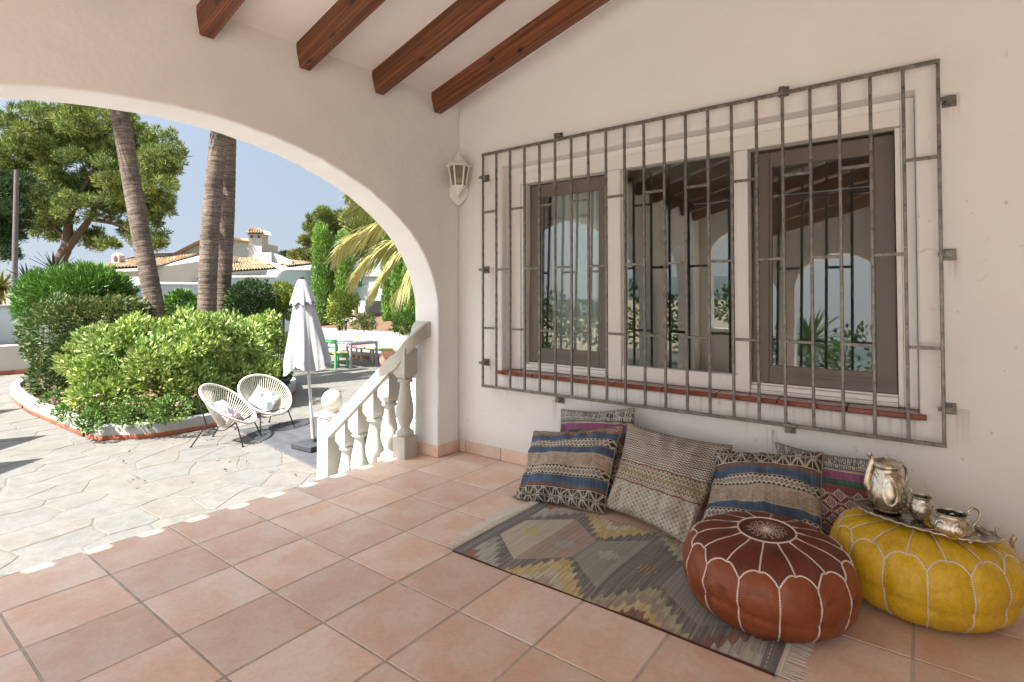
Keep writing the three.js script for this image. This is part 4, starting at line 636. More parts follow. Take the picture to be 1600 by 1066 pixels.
{
  const p = onTray(1487, 838), t = thing('sugar_bowl', 'wide silver sugar bowl with one scroll handle at the right of the tray', 'bowl', p, 0.1);
  part('body', vessel([[0.001, 0.001], [0.036, 0.001], [0.040, 0.006], [0.043, 0.012], [0.054, 0.022], [0.058, 0.034], [0.056, 0.046], [0.050, 0.060], [0.045, 0.069], [0.043, 0.074], [0.0445, 0.079], [0.043, 0.080], [0.041, 0.074], [0.044, 0.05]], 7, 0.003, 0.014, 0.066, 1), silver, t);
  const d = onTray(1540, 842).sub(p).setY(0).normalize().applyAxisAngle(V(0, 1, 0), -0.1), q = (r, y) => V(d.x * r, y, d.z * r);
  part('handle', [tube([q(0.058, 0.082), q(0.050, 0.076), q(0.052, 0.088), q(0.066, 0.098), q(0.082, 0.090), q(0.082, 0.068), q(0.068, 0.045), q(0.054, 0.032)], 0.0036, 40, 8)], silver, t);
  part('inside', new THREE.CircleGeometry(0.042, 40).rotateX(-Math.PI / 2).translate(0, 0.05, 0), pewter, t);
}
{
  const p = onZ(1568, 832, 0.10), t = thing('silver_teapot', 'tarnished silver pot mostly hidden behind the yellow pouf', 'teapot', [p.x - 0.02, 0.008, 0.10], 0.3);
  const h = p.y - 0.03; t.scale.set(0.6, 1, 0.6);
  part('body', vessel([[0.001, 0.001], [0.05, 0.001], [0.055, 0.02], [0.075, h * 0.4], [0.06, h * 0.8], [0.035, h * 0.95], [0.03, h]], 8, 0.003, 0.03, h * 0.85), silver, t);
  part('lid', new THREE.LatheGeometry([[0.034, h - 0.004], [0.03, h + 0.006], [0.012, h + 0.016], [0.006, h + 0.022], [0.010, h + 0.030], [0, h + 0.036]].map(([a, b]) => new THREE.Vector2(a, b)), 24), silver, t);
  part('spout', tube([[0.05, h * 0.5, 0], [0.085, h * 0.7, 0], [0.078, h * 0.92, 0], [0.098, h * 1.06, 0]], 0.012, 24, 10), silver, t);
  part('handle', tube([[-0.05, h * 0.9, 0], [-0.09, h * 0.95, 0], [-0.1, h * 0.6, 0], [-0.065, h * 0.35, 0]], 0.006, 24, 8), silver, t);
}

// ------------------------------------------------------------------ foliage tools
// clumps: [centre, radii, share]; every leaf is a small folded blade with its own tone
function leaves(clumps, n, len, wid, tones, seed, { up = 0.3, shell = 0.55, spread = 1, droop = 0, fold = 0.25 } = {}) {
  const r = rngOf(seed), P = [], C = [], N = [], tot = clumps.reduce((s, c) => s + (c[2] ?? c[1].x * c[1].y + c[1].y * c[1].z + c[1].x * c[1].z), 0);
  const d = V(), s = V(), w = V(), b = V(), tip = V(), m = V(), q = V(), nn = V();
  const tri = (a, e, f, col) => { P.push(a.x, a.y, a.z, e.x, e.y, e.z, f.x, f.y, f.z); for (let k = 0; k < 3; k++) C.push(...col); };
  for (const [c, rad, share] of clumps) {
    const ct = 0.78 + 0.44 * r(), ch = (r() - 0.5) * 0.16;
    const cnt = Math.round(n * (share ?? rad.x * rad.y + rad.y * rad.z + rad.x * rad.z) / tot);
    for (let i = 0; i < cnt; i++) {
      const z = r() * 2 - 1, a = r() * 6.2832, k = Math.sqrt(1 - z * z); d.set(k * Math.cos(a), z, k * Math.sin(a));
      const f = (shell + (1.02 - shell) * Math.pow(r(), 0.45)) * (0.86 + 0.32 * vnoise(d.x * 3 + 9, d.y * 3 + d.z * 3 + 9, 9999, seed));
      b.set(c.x + d.x * rad.x * f, c.y + d.y * rad.y * f, c.z + d.z * rad.z * f);
      s.set(d.x * spread + (r() - 0.5) * 1.5, d.y * spread + up + (r() - 0.5) * 1.2 - droop, d.z * spread + (r() - 0.5) * 1.5).normalize();
      w.set(r() - 0.5, r() - 0.5, r() - 0.5).cross(s).normalize(); nn.copy(s).cross(w);
      const L = len * (0.65 + 0.7 * r()), W = wid * (0.7 + 0.6 * r()) / 2, t = tones[Math.floor(r() * tones.length)], v = 0.82 + 0.36 * r(), col = [t[0] * v * ct * (1 + ch), t[1] * v * ct, t[2] * v * ct * (1 - ch)];
      tip.copy(b).addScaledVector(s, L); m.copy(b).addScaledVector(s, L * 0.45).addScaledVector(nn, -L * 0.1 * fold * 4 * 0.3);
      const e = q.copy(b).addScaledVector(s, L * 0.45).addScaledVector(w, W).addScaledVector(nn, L * fold * 0.3).clone(), g = q.copy(b).addScaledVector(s, L * 0.45).addScaledVector(w, -W).addScaledVector(nn, L * fold * 0.3).clone();
      tri(b, e, tip, col); tri(b, tip, g, col);
    }
  }
  const g = new THREE.BufferGeometry(); g.setAttribute('position', new THREE.Float32BufferAttribute(P, 3)); g.setAttribute('color', new THREE.Float32BufferAttribute(C, 3)); g.computeVertexNormals(); return g;
}
const leafMat = (rough = 0.6, tr = 0.25) => new THREE.MeshPhysicalMaterial({ vertexColors: true, roughness: rough, transmission: tr, thickness: 0, side: THREE.DoubleSide, specularIntensity: 0.6 });
const LM = leafMat(0.55, 0.3), LMdull = leafMat(0.8, 0.15);
const bark = std(0x54473d, 0.95, { bumpMap: rep(stuccoBump, 3), bumpScale: 0.02 });
function limb(pts, r0, r1, seg = 10, rad = 8) { const c = new THREE.CatmullRomCurve3(pts); const fr = c.computeFrenetFrames(seg); return grid(rad, seg, (u, v) => { const i = Math.round(v * seg), p = c.getPoint(v), r = lerp(r0, r1, v) * (1 + 0.12 * (vnoise(u * 5, v * 9, 9999, 3) - 0.5)); return p.addScaledVector(fr.normals[i], r * Math.cos(u * 6.2832)).addScaledVector(fr.binormals[i], r * Math.sin(u * 6.2832)); }, true); }
const cl = (px, py, d, rx, ry, rz, share) => [at(px, py, d), V(rx, ry, rz ?? rx), share];
function shrub(name, label, cat, clumps, n, len, wid, tones, seed, opt = {}, group) {
  const c0 = clumps[0][0], o = thing(name, label, cat, [c0.x, opt.base ?? TY + 0.1, c0.z], 0, group);
  const rel = clumps.map(([c, r, s]) => [c.clone().sub(o.position), r, s]);
  part('foliage', leaves(rel, n, len, wid, tones, seed, opt), opt.mat ?? LM, o, 'stuff');
  const st = [], r = rngOf(seed + 1); for (const [c, rad] of opt.stems === 0 ? rel.slice(0, 1) : rel) for (let k = 0; k < (opt.stems || 3); k++) { const x = c.x + (r() - 0.5) * rad.x, z = c.z + (r() - 0.5) * rad.z; st.push(limb([V(x * 0.8, -0.1, z * 0.8), V(x * 0.9 + (r() - 0.5) * 0.1, c.y * 0.5, z * 0.9), V(x, c.y + rad.y * 0.4, z)], opt.stemR ?? 0.018, 0.006, 5, 5)); }
  part('stems', st, bark, o, 'stuff'); return o;
}
// ------------------------------------------------------------------ planted island with its kerb
const KERB = [onY(36, 640, TY), onY(70, 657, TY), onY(142, 687, TY), onY(175, 688, TY), onY(250, 683, TY), onY(340, 666, TY), onY(400, 646, TY), onY(445, 628, TY), onY(462, 612, TY), onY(456, 600, TY)];
{
  const o = thing('planter_kerb', 'low white kerb with a terracotta tile foot curving round the planted island', 'kerb');
  const raw = KERB.map((p) => V(p.x, 0, p.z)); raw.push(V(-12.0, 0, -5.0), V(-14.6, 0, -3.6), V(-14.8, 0, -1.0), V(-13.4, 0, 0.0)); 
  const curve = new THREE.CatmullRomCurve3(raw, true, 'catmullrom', 0.5), L = curve.getLength(), n = Math.round(L / 0.06), pts = curve.getSpacedPoints(n);
  const row = (f) => { const a = pts[f % n], b = pts[(f + 1) % n], t = b.clone().sub(a).normalize(); return [a, V(t.z, 0, -t.x)]; };
  let inward = 1; { const [a, m] = row(20), c = V(-10.5, 0, -1.8); inward = m.dot(c.sub(a)) > 0 ? 1 : -1; }
  const strip = (sec, f0, f1) => grid(f1 - f0, sec.length - 1, (u, v) => { const f = Math.round(u * (f1 - f0)) + f0, [a, m] = row(f), s = sec[Math.round(v * (sec.length - 1))], jit = 0.006 * (vnoise(f * 0.5, s[1] * 30, 9999, 7) - 0.5); return V(a.x + m.x * inward * (s[0] + jit), TY + s[1], a.z + m.z * inward * (s[0] + jit)); });
  part('plaster', strip([[0.006, 0.07], [0.006, 0.20], [0.012, 0.213], [0.03, 0.22], [0.13, 0.222], [0.15, 0.215], [0.157, 0.2], [0.157, 0.05]], 0, n), std(0xa9a8a5, 0.9, { map: rep(wallMap, 2, 1), bumpMap: rep(stuccoBump, 40, 1), bumpScale: 0.006, side: THREE.DoubleSide }), o);
  const tm = [0xb5654a, 0xc0745a, 0xa85b42, 0xb86e4f].map((c) => std(c, 0.75, { map: rep(speck, 4), side: THREE.DoubleSide }));
  for (let k = 0, f = 0; f < n - 2; k++, f += 5) { if (pts[f].x < -12) continue; const g = strip([[0.03, 0.0], [0.0, 0.0], [0.0, 0.066], [0.004, 0.07], [0.03, 0.07]], f, Math.min(n, f + 5)); const p = g.attributes.position; const a = V().fromBufferAttribute(p, 0); part('foot_tile', g.scale(1, 1, 1), tm[Math.floor(hash(k, 3, 5) * 4)], o); }
  const sh = new THREE.Shape(pts.map((p, i) => { const [a, m] = row(i); return new THREE.Vector2(a.x + m.x * inward * 0.12, -(a.z + m.z * inward * 0.12)); })); const sg = new THREE.ShapeGeometry(sh); sg.rotateX(-Math.PI / 2); sg.translate(0, TY + 0.15, 0);
  const bedS = struct('planting_bed', 'brown bare soil of the planted island'); part('soil', metric(sg), M.soil, bedS);
}
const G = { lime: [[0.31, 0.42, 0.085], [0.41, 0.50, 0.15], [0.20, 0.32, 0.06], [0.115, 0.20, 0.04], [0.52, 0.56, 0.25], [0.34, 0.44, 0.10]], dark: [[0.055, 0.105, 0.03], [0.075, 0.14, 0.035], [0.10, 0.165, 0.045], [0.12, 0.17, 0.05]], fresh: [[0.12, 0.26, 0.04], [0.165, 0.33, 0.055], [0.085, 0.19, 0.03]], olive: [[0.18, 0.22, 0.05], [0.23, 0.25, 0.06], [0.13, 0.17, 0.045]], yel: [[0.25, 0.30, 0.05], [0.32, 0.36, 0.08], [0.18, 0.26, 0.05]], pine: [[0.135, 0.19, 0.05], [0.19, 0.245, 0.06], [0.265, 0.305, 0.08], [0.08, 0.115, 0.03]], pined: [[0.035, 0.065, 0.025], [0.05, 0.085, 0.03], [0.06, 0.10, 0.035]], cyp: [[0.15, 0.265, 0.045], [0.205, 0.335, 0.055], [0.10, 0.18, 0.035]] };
// lime hedge along the front of the island
function bumpy(list, seed, k = 5, f = 0.42) { const r = rngOf(seed), out = []; for (const [c, R] of list) { out.push([c, R.clone().multiplyScalar(0.86), 1.2]); for (let i = 0; i < k * 2; i++) { const z = r() * 1.6 - 0.6, a = r() * 6.2832, q = Math.sqrt(Math.max(0, 1 - z * z)), s = f * (0.6 + 0.6 * r()); out.push([V(c.x + R.x * 0.8 * q * Math.cos(a), c.y + R.y * 0.8 * z, c.z + R.z * 0.8 * q * Math.sin(a)), R.clone().multiplyScalar(s), 0.55 * s / f]); } } return out; }
const limeO = { up: 0.8, shell: 0.62, stems: 0 };
shrub('lime_shrub', 'lime green variegated shrub, left bulge of the clipped hedge behind the kerb', 'shrub', bumpy([cl(140, 560, 8.9, 0.5, 0.42, 0.5), cl(195, 555, 8.7, 0.62, 0.55, 0.6), cl(245, 585, 8.6, 0.58, 0.5, 0.5), cl(165, 600, 8.6, 0.5, 0.38, 0.4), cl(225, 525, 9.1, 0.5, 0.3, 0.4)], 1), 15000, 0.085, 0.043, G.lime, 401, limeO);
shrub('lime_shrub', 'lime green variegated shrub in the middle of the hedge behind the two wicker chairs', 'shrub', bumpy([cl(288, 555, 9.1, 0.6, 0.62, 0.55), cl(335, 570, 9.6, 0.62, 0.68, 0.55), cl(300, 610, 9.0, 0.55, 0.45, 0.4), cl(320, 520, 9.8, 0.6, 0.3, 0.5)], 2), 14000, 0.085, 0.043, G.lime, 403, limeO);
shrub('lime_shrub', 'lime green variegated shrub at the right end of the hedge beside the closed parasol', 'shrub', bumpy([cl(380, 550, 10.2, 0.62, 0.68, 0.55), cl(413, 555, 10.9, 0.48, 0.72, 0.5), cl(395, 595, 10.2, 0.52, 0.46, 0.4), cl(400, 517, 11, 0.55, 0.25, 0.5)], 3), 13000, 0.085, 0.043, G.lime, 405, limeO);
shrub('glossy_shrub', 'dark green rounded shrub rising behind the left end of the lime hedge', 'shrub', [cl(90, 520, 11.2, 0.6, 0.75, 0.6), cl(95, 590, 10.8, 0.55, 0.6, 0.5), cl(135, 500, 11.2, 0.65, 0.45, 0.6), cl(180, 500, 11.3, 0.6, 0.5, 0.6), cl(205, 495, 11.5, 0.32, 0.35, 0.4), cl(120, 560, 10.9, 0.5, 0.6, 0.5)], 17000, 0.085, 0.042, [...G.dark, [0.17, 0.20, 0.06], [0.2, 0.2, 0.06]], 407, { up: 0.3 });
shrub('oleander', 'bright green narrow-leaved bush topping the left of the island', 'shrub', [cl(95, 455, 12.6, 0.75, 0.45, 0.7), cl(140, 450, 12.6, 0.7, 0.5, 0.7), cl(65, 475, 12.6, 0.35, 0.5, 0.5), cl(170, 462, 12.8, 0.5, 0.38, 0.5)], 12000, 0.15, 0.032, G.fresh, 409, { up: 0.75, spread: 0.8 });
shrub('leafy_shrub', 'small green broad-leaved shrub between the palm trunks', 'shrub', [cl(284, 480, 12.6, 0.34, 0.36, 0.3), cl(295, 498, 12.2, 0.3, 0.3, 0.3)], 1500, 0.13, 0.07, G.fresh.map((c) => c.map((q) => q * 0.8)), 411, { up: 0.4 });
shrub('round_shrub', 'dense dark green ball-shaped shrub right of the palm trunks', 'shrub', [cl(390, 470, 12.6, 0.52, 0.5, 0.5), cl(388, 488, 12.4, 0.5, 0.4, 0.5)], 9000, 0.07, 0.034, G.dark.map((c) => c.map((q) => q * 0.8)), 413, { up: 0.2 });
shrub('yellow_shrub', 'yellow green shrub between the ball-shaped shrub and the parasol', 'shrub', [cl(438, 462, 13, 0.34, 0.3, 0.3), cl(450, 480, 13, 0.3, 0.25, 0.3), cl(428, 478, 13, 0.25, 0.3, 0.3)], 2400, 0.1, 0.055, G.yel, 415, { up: 0.4 });
{
  const o = shrub('lantana', 'low spreading plant with small pink flowers along the kerb', 'plant', [cl(125, 640, 8.6, 0.42, 0.17, 0.3), cl(170, 645, 8.2, 0.4, 0.17, 0.28), cl(215, 645, 8.1, 0.42, 0.2, 0.3), cl(265, 640, 8.1, 0.36, 0.17, 0.26), cl(140, 660, 7.75, 0.3, 0.12, 0.12), cl(90, 628, 9.6, 0.3, 0.2, 0.25)], 5200, 0.055, 0.034, [[0.12, 0.22, 0.04], [0.17, 0.28, 0.06], [0.09, 0.17, 0.03]], 417, { up: 0.4, base: TY + 0.15 });
  const fl = [], r = rngOf(418); for (let i = 0; i < 16; i++) { const p = at(85 + r() * 205, 614 + r() * 40, 7.55 + r() * 0.5).sub(o.position); for (let k = 0; k < 6; k++) fl.push(new THREE.IcosahedronGeometry(0.011, 0).translate(p.x + (r() - 0.5) * 0.04, p.y + (r() - 0.5) * 0.02, p.z + (r() - 0.5) * 0.04)); }
  part('flowers', fl, std(0xb58a86, 0.8), o, 'stuff');
}
{
  const p = at(439, 603, 11.0), o = thing('flower_pot', 'blue green glazed pot of cream flowers standing on the kerb', 'flower pot', [p.x, TY + 0.2, p.z]);
  part('pot', new THREE.LatheGeometry([[0, 0], [0.1, 0], [0.14, 0.2], [0.15, 0.28], [0.155, 0.3], [0.14, 0.3], [0.13, 0.24]].map(([a, b]) => new THREE.Vector2(a, b)), 24), std(0x6f8f92, 0.35), o);
  part('foliage', leaves([[V(0, 0.4, 0), V(0.24, 0.2, 0.22)], [V(0.05, 0.22, 0.05), V(0.22, 0.14, 0.2)]], 700, 0.07, 0.045, G.dark, 431), LM, o, 'stuff');
  part('flowers', leaves([[V(0, 0.46, 0), V(0.27, 0.2, 0.25)]], 260, 0.045, 0.04, [[0.75, 0.68, 0.5], [0.8, 0.75, 0.62]], 432, { shell: 0.9 }), LMdull, o, 'stuff');
}
// ------------------------------------------------------------------ palm trunks
const palmBark = tex(512, (u, v) => { const rings = fbm(u * 3, v * 46, 46 * 8, 3, 501), fib = fbm(u * 70, v * 14, 8000, 3, 505), b = fbm(u * 4, v * 5, 8000, 3, 508); let c = mixc([0.31, 0.265, 0.235], [0.44, 0.385, 0.345], smooth(0.25, 0.75, rings)); c = c.map((q) => q * (0.75 + 0.5 * fib) * (0.85 + 0.3 * b)); return c; });
const palmM = std(0xffffff, 0.95, { map: rep(palmBark, 2, 8), bumpMap: rep(palmBark, 2, 8), bumpScale: 0.03 });
function palmTrunk(label, pts, r0, r1) {
  const o = thing('palm_trunk', label, 'palm tree', pts[0], 0, 'tall palms in the island');
  const c = new THREE.CatmullRomCurve3(pts.map((p) => p.clone().sub(pts[0]))), n = 260;
  const g = grid(20, n, (u, v) => { const p = c.getPoint(v), t = c.getTangent(v), a = V(1, 0, 0).cross(t).normalize(), b = t.clone().cross(a), th = u * 6.2832, rr = lerp(r0, r1, Math.pow(v, 0.6)) * (1 + 0.30 * Math.exp(-v * 14)) * (1 + 0.035 * vnoise(Math.floor(u * 20) * 0.2, v * 120, 9999, 6) + 0.02 * Math.sin(v * 420 + 3 * vnoise(u * 4, v * 30, 9999, 8))); return p.addScaledVector(a, rr * Math.cos(th)).addScaledVector(b, rr * Math.sin(th)); }, true);
  part('trunk', g, palmM, o);
  const top = c.getPoint(1), fr = []; const r = rngOf(pts.length + Math.round(r0 * 1e4)); for (let k = 0; k < 26; k++) { const a = k * 2.4, e = 0.9 - k * 0.055; for (let j = 0; j < 16; j++) { const s = (j - 7.5) / 7.5, d = V(Math.cos(a + s * 0.8) * Math.cos(e), Math.sin(e) - 0.35 * Math.abs(s), Math.sin(a + s * 0.8) * Math.cos(e)).normalize(), st = V(Math.cos(a) * Math.cos(e), Math.sin(e), Math.sin(a) * Math.cos(e)).multiplyScalar(0.9).add(top), w = V(0, 1, 0).cross(d).normalize().multiplyScalar(0.03), tip = st.clone().addScaledVector(d, 0.9 + 0.2 * r()).add(V(0, -0.2, 0)); fr.push(st.x - w.x, st.y, st.z - w.z, tip.x, tip.y, tip.z, st.x + w.x, st.y, st.z + w.z); } }
  const fg = new THREE.BufferGeometry(); fg.setAttribute('position', new THREE.Float32BufferAttribute(fr, 3)); fg.computeVertexNormals(); part('crown', fg, std(0x4c5a2c, 0.7, { side: THREE.DoubleSide }), o, 'stuff');
  return o;
}
{
  const up = (a, b, h) => b.clone().add(b.clone().sub(a).setY(0).multiplyScalar(0)).add(V((b.x - a.x) * h / (b.y - a.y), h, (b.z - a.z) * h / (b.y - a.y)));
  const mk = (label, base, mid, top, d, r0, r1) => { const b = at(...base, d), m = at(...mid, d), t = at(...top, d); const g = V(b.x, TY, b.z).add(V((b.x - m.x) * 0.4, 0, (b.z - m.z) * 0.4)); palmTrunk(label, [g, b, m, t, up(m, t, 1.6)], r0, r1); };
  mk('leaning palm trunk crossing the pine on the left', [244, 500], [217, 350], [186, 170], 11.8, 0.20, 0.16);
  mk('front palm trunk of the close pair, slightly curved', [323, 492], [329, 350], [344, 195], 11.6, 0.195, 0.165);
  mk('rear palm trunk of the close pair, straighter and darker', [346, 492], [354, 350], [358, 195], 12.6, 0.185, 0.15);
}
// ------------------------------------------------------------------ boundary walls, raised beds
{
  const o = thing('raised_bed', 'beige rendered raised bed with a terracotta strip at its foot on the far left', 'planter');
  part('front', boxAt(-17.6, -17.1, TY, -0.23, -2.2, 6), M.beigeWall, o);
  for (let k = 0; k < 18; k++) part('foot_tile', boxAt(-17.098, -17.07, TY, TY + 0.11, -2.2 + k * 0.3, -2.2 + k * 0.3 + 0.292, 0.004), std([0xb5654a, 0xc0745a, 0xa85b42][k % 3], 0.8), o);
  part('soil', boxAt(-18.6, -17.6, TY, -0.27, -2.2, 6), M.soil, o);
  const w = thing('boundary_wall', 'white boundary wall with a plain cap behind the raised bed on the left', 'wall');
  part('render', boxAt(-18.9, -18.65, TY, 0.79, -3, 8), M.blueWall, w); part('cap', boxAt(-18.94, -18.61, 0.7905, 0.86, -3, 8, 0.012), M.outerWall, w);
  const n = thing('neighbour_shed', 'pale block wall end standing behind the boundary wall by the pole', 'wall');
  part('render', slab([at(10, 482, 20), at(54, 482, 20), at(54, 456, 20), at(10, 459, 20)], FWD.clone().multiplyScalar(1.5)), M.outerWall, n);
}
{
  const w = thing('garden_wall', 'pale garden wall with white rounded cap stepping up to the right beyond the palms', 'wall');
  const X = -16.5, p = (x, y) => onX(x, y, X), seg = 10;
  const arc = (x0, y0, x1, y1, f) => Array.from({ length: seg + 1 }, (_, i) => { const t = i / seg; return p(lerp(x0, x1, f ? t : 1 - Math.pow(1 - t, 2)), lerp(y0, y1, f ? t * t : t)); });
  const low = (x) => { const q = p(x, 500); q.y = TY; return q; };
  const a = [low(200), low(545), p(545, 426), p(487, 424.5), p(452, 424), p(446, 424.6), p(441, 426.5), p(437, 430), p(434.5, 434), p(431, 435.8), p(360, 436.5), p(330, 447), p(225, 446.5), p(216, 449), p(210, 455), p(206, 464)];
  part('render', slab(a, V(-0.22, 0, 0)), M.blueWall, w);
  const top = a.slice(2).map((q) => q.clone().add(V(-0.11, 0.02, 0)));
  part('cap', new THREE.TubeGeometry(new THREE.CatmullRomCurve3(top, false, 'catmullrom', 0.1), 120, 0.1, 8), M.outerWall, w);
}
{
  const w = thing('retaining_wall', 'white retaining wall of the raised bed behind the dining table', 'wall');
  part('render', boxAt(-16.2, -6.5, TY, -0.075, -8.83, -8.61, 0.01), M.outerWall, w);
  for (let k = 0; k < 30; k++) part('foot_tile', boxAt(-15.6 + k * 0.3, -15.31 + k * 0.3, TY, TY + 0.09, -8.608, -8.59, 0.003), std([0xa8583f, 0xb5654a, 0x9c5139][k % 3], 0.8), w);
  const s = struct('raised_soil', 'brown soil of the raised bed'); part('soil', metric(grid(60, 24, (u, v) => { const x = lerp(-16.2, -6.5, u), z = lerp(-8.83, -13, v); return V(x, -0.10 + (-8.83 - z) * 0.2 + 0.09 * (vnoise(x * 2 + 50, z * 2 + 50, 9999, 4) - 0.5) * Math.min(1, v * 8), z); })), M.soil, s);
  const b = thing('pier_wall', 'white wall between the two groups of cypresses', 'wall');
  const bz = -11.2, q = (x, y) => onZ(x, y, bz); part('render', slab([q(561, 520), q(650, 525), q(650, 452), q(561, 452)], V(0, 0, -1.2)), M.outerWall, b);
  const u = thing('far_wall', 'pale gable wall glimpsed above the agave between the cypresses', 'wall');
  part('render', slab([at(545, 470, 21), at(600, 470, 21), at(600, 402, 21), at(575, 406, 21), at(552, 414, 21), at(545, 420, 21)], FWD.clone().multiplyScalar(0.4)), M.blueWall, u);
  part('cap', slab([at(545, 432, 20.9), at(605, 432, 20.9), at(605, 424, 20.9), at(545, 424, 20.9)], FWD.clone().multiplyScalar(0.1)), M.outerWall, u);
}
function rosette(name, label, cat, c, n, L, W, mat, e0, e1, seed) { // stiff blades round a centre
  const o = thing(name, label, cat, c), r = rngOf(seed), gs = [];
  for (let k = 0; k < n; k++) { const a = k * 2.39996 + r() * 0.3, e = lerp(e0, e1, Math.pow(k / n, 0.8)), l = L * (0.8 + 0.35 * r()), d = V(Math.cos(a) * Math.cos(e), Math.sin(e), Math.sin(a) * Math.cos(e)), s = V(-Math.sin(a), 0, Math.cos(a)); gs.push(grid(2, 5, (u, v) => d.clone().multiplyScalar(l * v).addScaledVector(s, (u - 0.5) * W * (1 - v * v) ).add(V(0, -0.12 * l * v * v + (u === 0.5 ? -W * 0.2 : 0), 0)))); }
  part('blades', gs, mat, o, 'stuff'); return o;
}
rosette('agave', 'small green agave on the white wall between the cypresses', 'agave', at(562, 449, 17.5), 18, 0.38, 0.09, std(0x3f6b46, 0.6, { side: THREE.DoubleSide }), 0.35, 1.35, 601);
{ const yM = std(0x26301f, 0.7, { side: THREE.DoubleSide }); rosette('yucca', 'dark spiky yucca beside the pole on the left', 'yucca', at(44, 440, 19), 30, 0.75, 0.1, yM, 0.1, 1.4, 602); rosette('yucca', 'dark spiky yucca at the foot of the big pine', 'yucca', at(85, 425, 20), 26, 0.9, 0.1, yM, 0.0, 1.35, 603); }
rosette('cycad', 'green cycad growing in the raised bed at the left edge', 'cycad', at(-12, 528, 17), 34, 1.05, 0.16, std(0x56702c, 0.6, { side: THREE.DoubleSide }), -0.1, 1.2, 604);
rosette('fan_palm', 'dry brown skirted palm at the far left beyond the wall', 'palm', at(2, 450, 24), 60, 1.1, 0.14, std(0x6d6a3a, 0.8, { side: THREE.DoubleSide }), -1.2, 1.3, 605);
{
  const a = at(22, 460, 21), o = thing('utility_pole', 'grey wooden utility pole at the left in front of the pines', 'pole', [a.x, TY, a.z]);
  const top = at(21, 265, 21).y - TY; part('post', new THREE.CylinderGeometry(0.075, 0.11, top, 12).translate(0, top / 2, 0), std(0x5d5a58, 0.9, { bumpMap: rep(stuccoBump, 1, 12), bumpScale: 0.02 }), o);
}
// ------------------------------------------------------------------ cypresses and the bed's shrubs
function cypress(label, px, pyTop, pyBot, z, wpx, seed, n = 5200) {
  const b = onZ(px, pyBot, z), t = onZ(px, pyTop, z), h = t.y - b.y, d = b.clone().sub(EYE).dot(FWD), w = wpx / 839.27 * d / 2;
  const o = thing('cypress', label, 'cypress', [b.x, -0.1, b.z], 0, 'columnar cypresses'), y0 = b.y + 0.1, cls = [], r = rngOf(seed);
  for (let k = 0; k < 26; k++) { const f = k / 25, ww = w * (0.92 + 0.2 * (r() - 0.5)) * (f > 0.97 ? 0.9 : 1) * (f < 0.12 ? 0.7 : 1), a = k * 2.4; cls.push([V(Math.cos(a) * ww * 0.28, y0 + h * f * 0.97, Math.sin(a) * ww * 0.28), V(ww * 0.8, h * 0.05 + 0.06, ww * 0.8), 1]); }
  part('crown', leaves(cls, n, 0.13, 0.032, G.cyp, seed, { up: 1.5, shell: 0.7, spread: 0.55 }), LMdull, o, 'stuff');
  part('trunk', limb([V(0, -0.1, 0), V(0.01, y0 + h * 0.3, 0), V(0, y0 + h * 0.8, 0)], 0.05, 0.02, 6, 7), bark, o);
}
cypress('bright green columnar cypress nearest the parasol, first from the left', 501, 355, 500, -9.2, 30, 701, 8000);
cypress('narrow columnar cypress just right of the first one', 537, 366, 505, -9.7, 27, 702, 7000);
cypress('shaded slim cypress between the first two, mostly hidden', 519, 378, 500, -9.6, 17, 703, 3200);
cypress('tall bright cypress behind the palm fronds, left of the right-hand group', 606, 348, 505, -10.2, 22, 704, 7000);
cypress('cypress in the middle of the right-hand group', 622, 380, 505, -9.8, 22, 705, 6000);
cypress('cypress at the right edge of the arch, tallest of the right-hand group', 641, 360, 505, -9.8, 24, 706, 6500);
shrub('bed_shrub', 'straggly green and brown shrub in the raised bed left of the white wall', 'shrub', [cl(533, 475, 15.6, 0.4, 0.38, 0.3), cl(530, 492, 15.6, 0.34, 0.3, 0.3), cl(546, 470, 15.6, 0.28, 0.25, 0.25)], 2400, 0.09, 0.04, G.yel, 711, { base: 0.2, up: 0.5, stems: 3 });
shrub('bed_shrub', 'small loose white-flowered shrub in front of the white wall', 'shrub', [cl(572, 500, 15.2, 0.28, 0.2, 0.2), cl(562, 508, 15.2, 0.25, 0.12, 0.2), cl(577, 508, 15.2, 0.2, 0.12, 0.2)], 1100, 0.07, 0.035, [...G.yel, [0.7, 0.68, 0.55]], 713, { base: 0.15, stems: 1, stemR: 0.01 });
shrub('bed_shrub', 'low round green shrub at the right end of the raised bed', 'shrub', [cl(630, 507, 14.0, 0.28, 0.22, 0.25), cl(640, 500, 14.0, 0.22, 0.22, 0.22)], 1900, 0.08, 0.03, G.cyp, 715, { base: 0.15, stems: 1, stemR: 0.01 });
{ const a = onZ(545, 509, -9.6), o = thing('rock', 'grey boulder lying in the soil of the raised bed', 'rock', [a.x, 0.12, -9.6]); const g = new THREE.IcosahedronGeometry(0.3, 3), p = g.attributes.position; for (let i = 0; i < p.count; i++) { const v = V().fromBufferAttribute(p, i), k = 0.75 + 0.5 * vnoise(v.x * 5 + 7, v.y * 5 + v.z * 4 + 7, 9999, 4); p.setXYZ(i, v.x * k * 1.1, v.y * k * 0.7, v.z * k); } g.computeVertexNormals(); part('stone', metric(g), std(0xb8b2aa, 0.95, { map: rep(speck, 3), bumpMap: rep(stuccoBump, 3), bumpScale: 0.02 }), o); }
